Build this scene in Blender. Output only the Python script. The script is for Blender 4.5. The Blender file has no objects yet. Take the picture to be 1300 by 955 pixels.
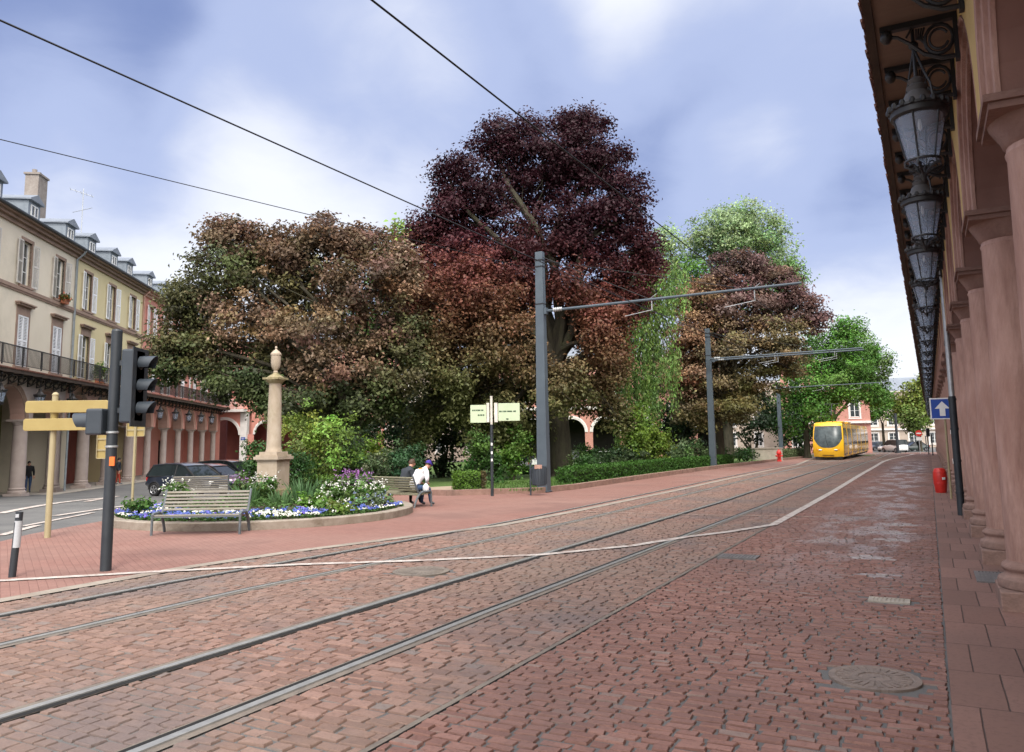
import bpy, bmesh, math, random
import numpy as np
from mathutils import Vector, Matrix, noise
R = math.radians
random.seed(7)
rng = np.random.default_rng(11)
scene = bpy.context.scene
COL = scene.collection
pi = math.pi

# ------------------------------------------------------------------ camera geometry (used to lay the place out on its ground)
F, CX, CY, PITCH, ROLL, EYE = 1011.0, 650.0, 432.0, R(7.2), R(0.8), 1.9
_f = Vector((0, math.cos(PITCH), math.sin(PITCH)))
_u0 = Vector((0, -math.sin(PITCH), math.cos(PITCH)))
_r0 = Vector((1, 0, 0))
_r = math.cos(ROLL)*_r0 - math.sin(ROLL)*_u0
_u = math.sin(ROLL)*_r0 + math.cos(ROLL)*_u0
TH = R(27.4)
def sstep(a, b, x):
    u = min(1, max(0, (x-a)/(b-a))); return u*u*(3-2*u)
def h(x, y):                                # the square falls gently away, sooner on its left side
    t = x*math.cos(TH)-y*math.sin(TH)
    w = sstep(12, 25, -t); a = sstep(24, 46, y); b = sstep(34, 125, y)
    return -0.62*(b+(max(a, b)-b)*w)
def ray(px, py): return _f + _r*((px-CX)/F) - _u*((py-CY)/F)
def at(px, py, Y):
    d = ray(px, py); return d*(Y/d.y) + Vector((0, 0, EYE))
def g(px, py):
    z = 0
    for i in range(25):
        d = ray(px, py); q = d*((z-EYE)/d.z) + Vector((0, 0, EYE)); z = h(q.x, q.y)
    return Vector((q.x, q.y, z))
def onY(px, Y):                             # a ground point at depth Y
    q = at(px, 560, Y); return Vector((q.x, Y, h(q.x, Y)))
def xy(s, t): return (s*math.sin(TH)+t*math.cos(TH), s*math.cos(TH)-t*math.sin(TH))
def st(p): return (p[0]*math.sin(TH)+p[1]*math.cos(TH), p[0]*math.cos(TH)-p[1]*math.sin(TH))
def road(s, t, dz=0):
    x, y = xy(s, t); return Vector((x, y, h(x, y)+dz))

# ------------------------------------------------------------------ materials
def nt(name):
    m = bpy.data.materials.new(name); m.use_nodes = True
    n = m.node_tree.nodes; l = m.node_tree.links
    return m, n, l, n['Principled BSDF']
def N(n, typ, **kw):
    o = n.new(typ)
    for k, v in kw.items():
        if k.startswith('i_'):
            o.inputs[k[2:].replace('_', ' ')].default_value = v
        else: setattr(o, k, v)
    return o
def c4(c, k=1): return (c[0]*k, c[1]*k, c[2]*k, 1)
def mixc(n, l, fac, a, b, blend='MIX'):
    m = n.new('ShaderNodeMix'); m.data_type = 'RGBA'; m.blend_type = blend
    for i, v in ((0, fac), (6, a), (7, b)):
        if hasattr(v, 'links'): l.new(v, m.inputs[i])
        else: m.inputs[i].default_value = v
    return m.outputs[2]
def ramp(n, l, src, p0, p1):
    r = n.new('ShaderNodeMapRange'); r.inputs[1].default_value = p0; r.inputs[2].default_value = p1
    l.new(src, r.inputs[0]); return r.outputs[0]
def M(name, col, col2=None, rough=.75, scale=2.0, var=.18, bump=0.0, bscale=30.0, metal=0.0, spec=.4, stain=None, stretch=None, coat=0, slo=.52):
    m, n, l, b = nt(name)
    tc = N(n, 'ShaderNodeTexCoord')
    src = tc.outputs['Object']
    if stretch:
        mp = N(n, 'ShaderNodeMapping'); mp.inputs['Scale'].default_value = stretch
        l.new(src, mp.inputs[0]); src = mp.outputs[0]
    a = N(n, 'ShaderNodeTexNoise', i_Scale=scale, i_Detail=6.0, i_Roughness=.62); l.new(src, a.inputs['Vector'])
    if col2 is None: lo, hi = c4(col, 1-var), c4(col, 1+var)
    else: lo, hi = c4(col), c4(col2)
    out = mixc(n, l, ramp(n, l, a.outputs['Fac'], .32, .68), lo, hi)
    if stain:
        s = N(n, 'ShaderNodeTexNoise', i_Scale=scale*.35, i_Detail=8.0, i_Roughness=.7); l.new(src, s.inputs['Vector'])
        out = mixc(n, l, ramp(n, l, s.outputs['Fac'], slo, slo+.2), out, c4(stain))
    l.new(out, b.inputs['Base Color'])
    b.inputs['Roughness'].default_value = rough; b.inputs['Metallic'].default_value = metal
    b.inputs['Specular IOR Level'].default_value = spec
    if coat: b.inputs['Coat Weight'].default_value = coat
    if bump:
        k = N(n, 'ShaderNodeTexNoise', i_Scale=bscale, i_Detail=5.0); l.new(src, k.inputs['Vector'])
        bm = N(n, 'ShaderNodeBump', i_Strength=bump, i_Distance=.02); l.new(k.outputs['Fac'], bm.inputs['Height'])
        l.new(bm.outputs[0], b.inputs['Normal'])
    return m
def roadcoord(n, l, wob=.03, wsc=2.5, rot=0):
    tc = N(n, 'ShaderNodeTexCoord')
    mp = N(n, 'ShaderNodeMapping'); mp.inputs['Rotation'].default_value = (0, 0, TH+rot)
    l.new(tc.outputs['Object'], mp.inputs[0])
    w = N(n, 'ShaderNodeTexNoise', i_Scale=wsc, i_Detail=3.0); l.new(mp.outputs[0], w.inputs['Vector'])
    sub = N(n, 'ShaderNodeVectorMath', operation='SUBTRACT'); l.new(w.outputs['Color'], sub.inputs[0]); sub.inputs[1].default_value = (.5, .5, .5)
    sc = N(n, 'ShaderNodeVectorMath', operation='SCALE'); l.new(sub.outputs[0], sc.inputs[0]); sc.inputs['Scale'].default_value = wob*2
    ad = N(n, 'ShaderNodeVectorMath', operation='ADD'); l.new(mp.outputs[0], ad.inputs[0]); l.new(sc.outputs[0], ad.inputs[1])
    return mp.outputs[0], ad.outputs[0]
def paving(name, ca, cb, joint, bw, rh, mort, patch=None, patch_amt=.5, rough=.75, bumpd=.02, wob=.03, wet_glare=None, rot=0, dust=None, grey=None, tilt=.5, island=False, sheen_stain=None):
    """Setts or slabs in courses across the street, each stone its own shade, worn and dusty in patches."""
    m, n, l, b = nt(name)
    raw, v = roadcoord(n, l, wob, rot=rot)
    br = N(n, 'ShaderNodeTexBrick', offset=.5, squash=1.0)
    l.new(v, br.inputs['Vector'])
    br.inputs['Color1'].default_value = (0, 0, 0, 1); br.inputs['Color2'].default_value = (1, 1, 1, 1); br.inputs['Mortar'].default_value = (.5, .5, .5, 1)
    for k, x in (('Scale', 1), ('Mortar Size', mort), ('Mortar Smooth', .6), ('Bias', 0), ('Brick Width', bw), ('Row Height', rh)):
        br.inputs[k].default_value = x
    rnd = br.outputs['Color']
    if island:                                         # separately modelled stones: one shade per stone
        rnd = N(n, 'ShaderNodeNewGeometry').outputs['Random Per Island']
    col = mixc(n, l, rnd, c4(ca), c4(cb))
    if grey:                                           # odd stones of another quarry
        th = ramp(n, l, rnd, .93, .96)
        col = mixc(n, l, th, col, c4(grey))
    fine = N(n, 'ShaderNodeTexNoise', i_Scale=26.0, i_Detail=6.0, i_Roughness=.7); l.new(raw, fine.inputs['Vector'])
    col = mixc(n, l, ramp(n, l, fine.outputs['Fac'], .25, .8), col, c4((.5, .5, .5)), 'OVERLAY')
    col = mixc(n, l, ramp(n, l, fine.outputs['Fac'], .5, .85), col, c4(ca, .55))
    big = N(n, 'ShaderNodeTexNoise', i_Scale=.22, i_Detail=6.0, i_Roughness=.6); l.new(raw, big.inputs['Vector'])
    if patch:
        f = ramp(n, l, big.outputs['Fac'], .42, .66)
        mm = N(n, 'ShaderNodeMath', operation='MULTIPLY'); l.new(f, mm.inputs[0]); mm.inputs[1].default_value = patch_amt
        col = mixc(n, l, mm.outputs[0], col, c4(patch))
    if sheen_stain:                                          # darker patches: wet sheen put into the setts' colour, stains on the pavers
        s2 = N(n, 'ShaderNodeTexNoise', i_Scale=.45, i_Detail=7.0, i_Roughness=.65); l.new(raw, s2.inputs['Vector'])
        sm = N(n, 'ShaderNodeMath', operation='MULTIPLY'); l.new(ramp(n, l, s2.outputs['Fac'], .5, .64), sm.inputs[0]); sm.inputs[1].default_value = .75
        col = mixc(n, l, sm.outputs[0], col, c4(sheen_stain))
    jt = joint
    jcol = c4(jt)
    if island: dust = None
    if dust:
        d = N(n, 'ShaderNodeTexNoise', i_Scale=.8, i_Detail=7.0, i_Roughness=.7); l.new(raw, d.inputs['Vector'])
        jcol = mixc(n, l, ramp(n, l, d.outputs['Fac'], .5, .62), c4(jt), c4(dust))
    if not island: col = mixc(n, l, br.outputs['Fac'], col, jcol)
    rsock = None
    if wet_glare:
        w0, w1, lo_s, hi_s = wet_glare
        sx = N(n, 'ShaderNodeSeparateXYZ'); l.new(raw, sx.inputs[0])
        def mul(a_, b_):
            q = N(n, 'ShaderNodeMath', operation='MULTIPLY'); l.new(a_, q.inputs[0]); l.new(b_, q.inputs[1]); return q.outputs[0]
        band = mul(ramp(n, l, sx.outputs[0], w0-.3, w0+.3), ramp(n, l, sx.outputs[0], w1+.3, w1-.3))
        band = mul(band, mul(ramp(n, l, sx.outputs[1], lo_s-2, lo_s+4), ramp(n, l, sx.outputs[1], hi_s+25, hi_s-5)))
        mp = N(n, 'ShaderNodeMapping'); mp.inputs['Scale'].default_value = (1.3, .55, 1); l.new(raw, mp.inputs[0])
        pn = N(n, 'ShaderNodeTexNoise', i_Scale=1.0, i_Detail=5.0, i_Roughness=.65); l.new(mp.outputs[0], pn.inputs['Vector'])
        pf = mul(band, ramp(n, l, pn.outputs['Fac'], .46, .56))
        wf = N(n, 'ShaderNodeMath', operation='MULTIPLY'); l.new(mul(pf, ramp(n, l, fine.outputs['Fac'], .35, .6)), wf.inputs[0]); wf.inputs[1].default_value = .6
        col = mixc(n, l, wf.outputs[0], col, c4((.33, .29, .285)))  # whitish sky reflection painted into the colour of the wet band
        rr = N(n, 'ShaderNodeMix'); rr.data_type = 'FLOAT'; l.new(pf, rr.inputs[0]); rr.inputs[2].default_value = rough; rr.inputs[3].default_value = .28
        l.new(rr.outputs[0], b.inputs['Roughness'])
    else: b.inputs['Roughness'].default_value = rough
    l.new(col, b.inputs['Base Color']); b.inputs['Specular IOR Level'].default_value = .35
    # relief: sunk joints, each stone a little proud or low, worn tops
    if island:
        md = N(n, 'ShaderNodeTexNoise', i_Scale=9.0, i_Detail=4.0, i_Roughness=.6); l.new(raw, md.inputs['Vector'])
        bm = N(n, 'ShaderNodeBump', i_Strength=1.0, i_Distance=bumpd); l.new(md.outputs['Fac'], bm.inputs['Height'])
        b2 = N(n, 'ShaderNodeBump', i_Strength=.5, i_Distance=.004); l.new(fine.outputs['Fac'], b2.inputs['Height']); l.new(bm.outputs[0], b2.inputs['Normal'])
        l.new(b2.outputs[0], b.inputs['Normal']); return m
    inv = N(n, 'ShaderNodeMath', operation='SUBTRACT'); inv.inputs[0].default_value = 1; l.new(br.outputs['Fac'], inv.inputs[1])
    a1 = N(n, 'ShaderNodeMath', operation='MULTIPLY_ADD'); l.new(fine.outputs['Fac'], a1.inputs[0]); a1.inputs[1].default_value = .35; l.new(inv.outputs[0], a1.inputs[2])
    md = N(n, 'ShaderNodeTexNoise', i_Scale=5.5, i_Detail=2.0); l.new(raw, md.inputs['Vector'])
    a2 = N(n, 'ShaderNodeMath', operation='MULTIPLY_ADD'); l.new(md.outputs['Fac'], a2.inputs[0]); a2.inputs[1].default_value = tilt*2; l.new(a1.outputs[0], a2.inputs[2])
    a3 = N(n, 'ShaderNodeMath', operation='MULTIPLY_ADD'); l.new(br.outputs['Color'], a3.inputs[0]); a3.inputs[1].default_value = tilt; l.new(a2.outputs[0], a3.inputs[2])
    bm = N(n, 'ShaderNodeBump', i_Strength=1.0, i_Distance=bumpd); l.new(a3.outputs[0], bm.inputs['Height']); l.new(bm.outputs[0], b.inputs['Normal'])
    return m
def brickmat(name, ca, cb, mortar, bw=.25, rh=.075, ms=.008):
    m, n, l, b = nt(name)
    tc = N(n, 'ShaderNodeTexCoord')
    mp = N(n, 'ShaderNodeMapping'); mp.inputs['Rotation'].default_value = (R(90), 0, 0); l.new(tc.outputs['Object'], mp.inputs[0])
    br = N(n, 'ShaderNodeTexBrick', offset=.5); l.new(mp.outputs[0], br.inputs['Vector'])
    br.inputs['Color1'].default_value = c4(ca); br.inputs['Color2'].default_value = c4(cb); br.inputs['Mortar'].default_value = c4(mortar)
    for k, x in (('Scale', 1), ('Mortar Size', ms), ('Brick Width', bw), ('Row Height', rh)): br.inputs[k].default_value = x
    l.new(br.outputs['Color'], b.inputs['Base Color']); b.inputs['Roughness'].default_value = .85
    return m
def leafmat(name, trans=.35):
    m, n, l, b = nt(name)
    a = N(n, 'ShaderNodeAttribute', attribute_name='Col')
    gm = N(n, 'ShaderNodeNewGeometry')
    rr = N(n, 'ShaderNodeMapRange'); rr.inputs[3].default_value = .72; rr.inputs[4].default_value = 1.3; l.new(gm.outputs['Random Per Island'], rr.inputs[0])
    v = N(n, 'ShaderNodeVectorMath', operation='SCALE'); l.new(a.outputs['Color'], v.inputs[0]); l.new(rr.outputs[0], v.inputs['Scale'])
    l.new(v.outputs[0], b.inputs['Base Color']); b.inputs['Roughness'].default_value = .55; b.inputs['Specular IOR Level'].default_value = .3
    tr = N(n, 'ShaderNodeBsdfTranslucent'); l.new(v.outputs[0], tr.inputs[0])
    mx = N(n, 'ShaderNodeMixShader'); mx.inputs[0].default_value = trans
    l.new(b.outputs[0], mx.inputs[1]); l.new(tr.outputs[0], mx.inputs[2]); l.new(mx.outputs[0], n['Material Output'].inputs[0])
    return m
def glassmat(name, tint=(.9, .95, 1), alpha=.5, rough=.03):
    m, n, l, b = nt(name)
    b.inputs['Base Color'].default_value = c4(tint); b.inputs['Roughness'].default_value = rough; b.inputs['Specular IOR Level'].default_value = .6
    tr = N(n, 'ShaderNodeBsdfTransparent')
    mx = N(n, 'ShaderNodeMixShader'); mx.inputs[0].default_value = alpha
    l.new(tr.outputs[0], mx.inputs[1]); l.new(b.outputs[0], mx.inputs[2]); l.new(mx.outputs[0], n['Material Output'].inputs[0])
    return m

CL = dict(ca=(.165, .096, .074), cb=(.285, .175, .138)); CR = dict(ca=(.175, .086, .067), cb=(.285, .152, .12))
MT = dict(
 sett_l=paving('worn tram setts', CL['ca'], CL['cb'], (0, 0, 0), .2, .14, .01, (.20, .15, .118), .75, bumpd=.018, grey=(.185, .15, .135), island=True, rough=.7, sheen_stain=(.135, .105, .10)),
 sett_r=paving('worn red setts', CR['ca'], CR['cb'], (0, 0, 0), .2, .1, .01, (.17, .10, .082), .5, bumpd=.015, grey=(.23, .165, .14), island=True, wet_glare=(-2.3, -.35, 12, 62), rough=.7, sheen_stain=(.155, .092, .078)),
 joint=M('joint grit', (.035, .025, .02), (.085, .06, .046), spec=.05, rough=1, scale=1.1, bump=.8, bscale=60),
 cobble_l=paving('tram setts', CL['ca'], CL['cb'], (.07, .05, .04), .215, .145, .012, (.20, .15, .118), .75, bumpd=.035, wob=.045, grey=(.185, .15, .135), tilt=.55, sheen_stain=(.125, .10, .10)),
 cobble_r=paving('red street setts', CR['ca'], CR['cb'], (.06, .038, .032), .20, .105, .010, (.17, .10, .082), .5, bumpd=.022, wob=.03, wet_glare=(-2.3, -.35, 12, 62), grey=(.23, .165, .14), tilt=.4, sheen_stain=(.10, .068, .064)),
 pave=paving('red pavers', (.215, .108, .086), (.25, .13, .105), (.20, .10, .08), .22, .11, .004, (.27, .165, .135), .75, sheen_stain=(.175, .095, .078),  bumpd=.004, wob=.004, rot=R(30), tilt=.1),
 slab=paving('sandstone slabs', (.19, .104, .08), (.27, .152, .12), (.07, .045, .037), .36, .95, .007, (.135, .085, .07), .6, bumpd=.006, wob=.006, tilt=.1),
 kerbstone=M('kerb stone', (.27, .235, .195), rough=.85, scale=3, var=.2, bump=.4, stain=(.2, .15, .12)),
 bedstone=M('bed kerb stone', (.30, .26, .215), (.22, .18, .14), rough=.9, scale=4, bump=.5, stain=(.13, .10, .07)),
 asphalt=M('asphalt', (.085, .085, .085), (.14, .138, .132), rough=.8, scale=.5, bump=.4, bscale=90, stain=(.065, .066, .068)),
 white=M('road paint', (.34, .29, .26), (.56, .52, .48), rough=.75, scale=9, bump=.3, stain=(.22, .14, .115), slo=.48),
 wornwhite=M('worn white paint', (.17, .11, .095), (.42, .38, .365), rough=.45, scale=7, bump=.3),  # worn paint, with puddle reflections put into its pale colour
 whitefaint=M('worn road paint', (.30, .22, .18), (.44, .36, .31), rough=.7, scale=6, bump=.2, stain=(.24, .14, .11)),
 rail=M('rail steel', (.30, .30, .29), rough=.35, scale=8, var=.15, metal=.3, spec=.6),
 groove=M('rail groove', (.010, .0095, .009), rough=.9, scale=5),
 railbed=M('rail bed', (.13, .11, .095), (.20, .17, .14), rough=.9, scale=4, bump=.5),
 lawn=M('lawn', (.055, .10, .022), (.085, .14, .03), rough=.95, scale=1.4, bump=1, bscale=60),
 soil=M('soil', (.05, .036, .026), (.075, .055, .04), rough=1, scale=5, bump=.8),
 sand=M('park path', (.30, .23, .17), rough=.95, scale=2, bump=.4),
 leaf=leafmat('leaves', .3), petal=leafmat('petals', .2),
 bark=M('bark', (.030, .026, .018), (.062, .054, .036), rough=.95, scale=5, bump=1, bscale=14, stretch=(1, 1, .25), stain=(.07, .075, .035)),
 sandstone=M('red sandstone', (.31, .17, .13), (.50, .32, .26), rough=.9, scale=3.6, bump=.8, bscale=40, stain=(.21, .115, .088), stretch=(1, 1, .22), slo=.5),
 sandstone_dark=M('weathered sandstone', (.21, .125, .098), (.32, .205, .165), rough=.9, scale=3, bump=.5, stain=(.12, .085, .07)),
 palestone=M('pale sandstone', (.33, .265, .195), (.42, .35, .275), rough=.9, scale=2, bump=.4, stain=(.22, .19, .11)),
 mossstone=M('mossy sandstone', (.21, .18, .09), (.30, .25, .155), rough=.95, scale=5, bump=.5, stain=(.13, .125, .05)),
 greystone=M('grey pink column stone', (.40, .325, .29), (.48, .40, .36), rough=.85, scale=1.5, bump=.3),
 ochre=M('ochre plaster', (.50, .35, .13), (.58, .42, .18), rough=.9, scale=1.2, bump=.15),
 cream=M('cream plaster', (.66, .59, .475), (.72, .65, .53), rough=.92, scale=.5, bump=.12, stain=(.50, .455, .36)),
 yellow=M('yellow plaster', (.62, .53, .31), (.68, .59, .37), rough=.92, scale=.5, bump=.12, stain=(.56, .48, .29)),
 pink=M('pink plaster', (.58, .24, .19), (.64, .29, .23), rough=.92, scale=.6, bump=.12, stain=(.50, .21, .17)),
 pinkstone=M('pink stone', (.46, .27, .22), (.54, .34, .275), rough=.9, scale=1.2, bump=.2),
 brownstone=M('brown stone trim', (.27, .185, .145), (.33, .235, .185), rough=.9, scale=3, bump=.25, stain=(.20, .14, .11)),
 whiteplaster=M('white stone trim', (.66, .63, .60), rough=.85, scale=2, var=.1),
 shutter=M('pale grey shutter paint', (.74, .75, .77), (.82, .83, .85), rough=.6, scale=3),
 shutter_old=M('weathered shutter paint', (.48, .45, .41), (.58, .56, .52), rough=.8, scale=5),
 winframe=M('white window paint', (.66, .66, .64), rough=.5, scale=3, var=.08),
 pane=M('window glass', (.045, .055, .06), rough=.06, spec=.9, scale=.6, var=.4),
 slate=M('zinc slate', (.15, .17, .20), (.20, .225, .26), rough=.55, scale=1.2, bump=.3, stretch=(1, 1, 4)),
 zinc=M('zinc', (.13, .155, .18), (.24, .27, .30), rough=.5, scale=1.5, metal=.2),
 pipe=M('grey pipe paint', (.25, .28, .30), rough=.5, scale=3),
 blackiron=M('black iron', (.016, .016, .017), (.03, .03, .03), rough=.5, scale=6, spec=.5),
 dome=M('lantern dome tin', (.075, .07, .068), (.125, .118, .115), rough=.6, scale=4),
 lampglass=glassmat('lantern glass', (.62, .76, .98), .27, .05),  # bluish sky reflections put into the glass colour
 bulb=M('bulb glass', (.7, .7, .66), rough=.2, scale=3),
 soffit=M('soffit boards', (.15, .105, .082), (.22, .16, .125), rough=.85, scale=1.2, stretch=(1, .2, 1), bump=.2, stain=(.30, .23, .175)),
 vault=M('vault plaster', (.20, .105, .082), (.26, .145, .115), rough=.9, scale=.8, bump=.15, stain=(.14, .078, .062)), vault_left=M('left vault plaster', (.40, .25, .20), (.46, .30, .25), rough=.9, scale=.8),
 capstone=M('grimy capital stone', (.20, .115, .09), (.29, .18, .145), rough=.9, scale=3, bump=.5, stain=(.10, .062, .05)),
 tile=M('clay roof tile', (.085, .04, .03), (.16, .07, .05), rough=.85, scale=6, bump=.4, stain=(.09, .06, .05)),
 darkwood=M('dark wood', (.045, .032, .024), (.08, .055, .04), rough=.8, scale=3),
 darkroom=M('shop interior', (.022, .02, .018), rough=.9, scale=2),
 shop_green=M('olive shop wall', (.20, .20, .085), (.25, .245, .11), rough=.85, scale=1),
 shop_red=M('dark red shopfront', (.16, .042, .032), (.21, .055, .042), rough=.6, scale=2),
 greypaint=M('blue grey pole paint', (.062, .082, .102), (.08, .104, .126), rough=.5, scale=2, spec=.4),
 anthracite=M('anthracite paint', (.022, .027, .033), (.034, .04, .047), rough=.45, scale=3),
 signalgrey=M('signal box plastic', (.03, .039, .05), (.042, .052, .064), rough=.5, scale=3),
 galv=M('galvanised steel', (.42, .44, .45), rough=.45, scale=5, metal=.5),
 gold=M('beige gold enamel', (.30, .225, .078), (.345, .265, .10), rough=.55, scale=2.5),
 goldpost=M('beige post enamel', (.30, .25, .145), (.36, .305, .18), rough=.55, scale=3),
 reflect=M('reflective grey band', (.40, .42, .44), rough=.5, scale=5, var=.08),
 orange=M('orange sticker', (.75, .16, .03), rough=.5, scale=5, var=.08),
 slatwood=M('weathered bench wood', (.155, .14, .118), (.27, .25, .215), rough=.85, scale=4, stretch=(.3, 5, 5), bump=.3, stain=(.24, .20, .12)),
 slatwood_b=M('greenish bench wood', (.19, .175, .115), (.28, .26, .18), rough=.85, scale=4, stretch=(.3, 5, 5), bump=.3),
 benchmetal=M('bench cast metal', (.10, .115, .125), rough=.5, scale=4),
 palegreen=M('pale green sign enamel', (.45, .54, .36), (.50, .59, .41), rough=.5, scale=3),
 signcream=M('sign bracket cream', (.60, .57, .50), rough=.5, scale=3),
 ink=M('dark green lettering', (.05, .09, .05), rough=.6, scale=4),
 blue=M('blue sign enamel', (.012, .06, .33), rough=.35, scale=3, var=.06),
 signwhite=M('white sign enamel', (.75, .75, .73), rough=.4, scale=3, var=.05),
 red=M('red enamel', (.50, .025, .02), (.58, .035, .025), rough=.4, scale=3),
 tramyellow=M('yellow tram paint', (.80, .44, .02), (.83, .47, .025), rough=.3, scale=.5, coat=.5),
 tramglass=M('tram windscreen', (.035, .045, .05), (.09, .115, .12), rough=.25, spec=.22, scale=1.6),
 tramside=M('tinted tram window', (.12, .075, .04), (.2, .13, .07), rough=.1, spec=.8, scale=.6),  # brown of the mirrored arcade painted into the glass
 rubber=M('rubber', (.014, .014, .015), rough=.7, scale=5),
 lens=M('lamp lens', (.7, .7, .68), rough=.1, scale=4, var=.05),
 redlens=M('red lens', (.45, .02, .02), rough=.2, scale=4, var=.05),
 alloy=M('alloy rim', (.45, .46, .48), rough=.35, scale=5, metal=.7),
 carglass=M('car glass', (.018, .024, .026), rough=.06, spec=.45, scale=1, var=.3),
 skin=M('skin', (.50, .27, .19), rough=.6, scale=9, var=.08),
 hair=M('brown hair', (.06, .032, .018), rough=.6, scale=30, var=.3),
 dark_hair=M('dark hair', (.012, .01, .009), rough=.6, scale=30, var=.3),
 whitecoat=M('white jacket', (.68, .68, .70), rough=.8, scale=9, var=.08, bump=.5, bscale=14),
 navycoat=M('dark navy jacket', (.025, .03, .038), rough=.85, scale=9, bump=.4, bscale=14),
 jeans=M('blue jeans', (.03, .06, .13), (.05, .09, .18), rough=.9, scale=12, bump=.4),
 darkcloth=M('black trousers', (.014, .015, .018), rough=.9, scale=9, bump=.3),
 redcloth=M('red trousers', (.35, .05, .03), rough=.9, scale=9, bump=.3),
 orangecloth=M('orange collar', (.75, .25, .04), rough=.9, scale=9),
 cap=M('purple cap cloth', (.045, .025, .22), rough=.85, scale=9),
 shoe=M('grey shoes', (.10, .11, .12), rough=.7, scale=6),
 bag=M('white plastic bag', (.7, .7, .72), rough=.4, scale=6, var=.1, bump=.6, bscale=12),
 wire=M('dark cable', (.012, .013, .016), rough=.6, scale=3),
 brick=brickmat('pink brick', (.50, .22, .17), (.42, .17, .135), (.45, .30, .25)),
 farcream=M('far cream render', (.40, .33, .27), rough=.9, scale=.6),
 hydrantred=M('hydrant red', (.55, .03, .025), rough=.4, scale=5),
 terracotta=M('terracotta', (.35, .13, .07), rough=.9, scale=5),
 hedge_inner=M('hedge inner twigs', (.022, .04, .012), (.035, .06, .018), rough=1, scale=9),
 iron_cover=M('cast iron cover', (.16, .125, .105), (.22, .17, .14), rough=.65, scale=9, bump=.8, bscale=25),
 grating=M('steel grating', (.15, .14, .135), rough=.6, scale=9),
 greychimney=M('grey chimney brick', (.20, .17, .15), (.28, .25, .225), rough=.9, scale=4, bump=.5),
 concrete=M('pale concrete', (.36, .32, .27), rough=.9, scale=3, bump=.3),
)

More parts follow.
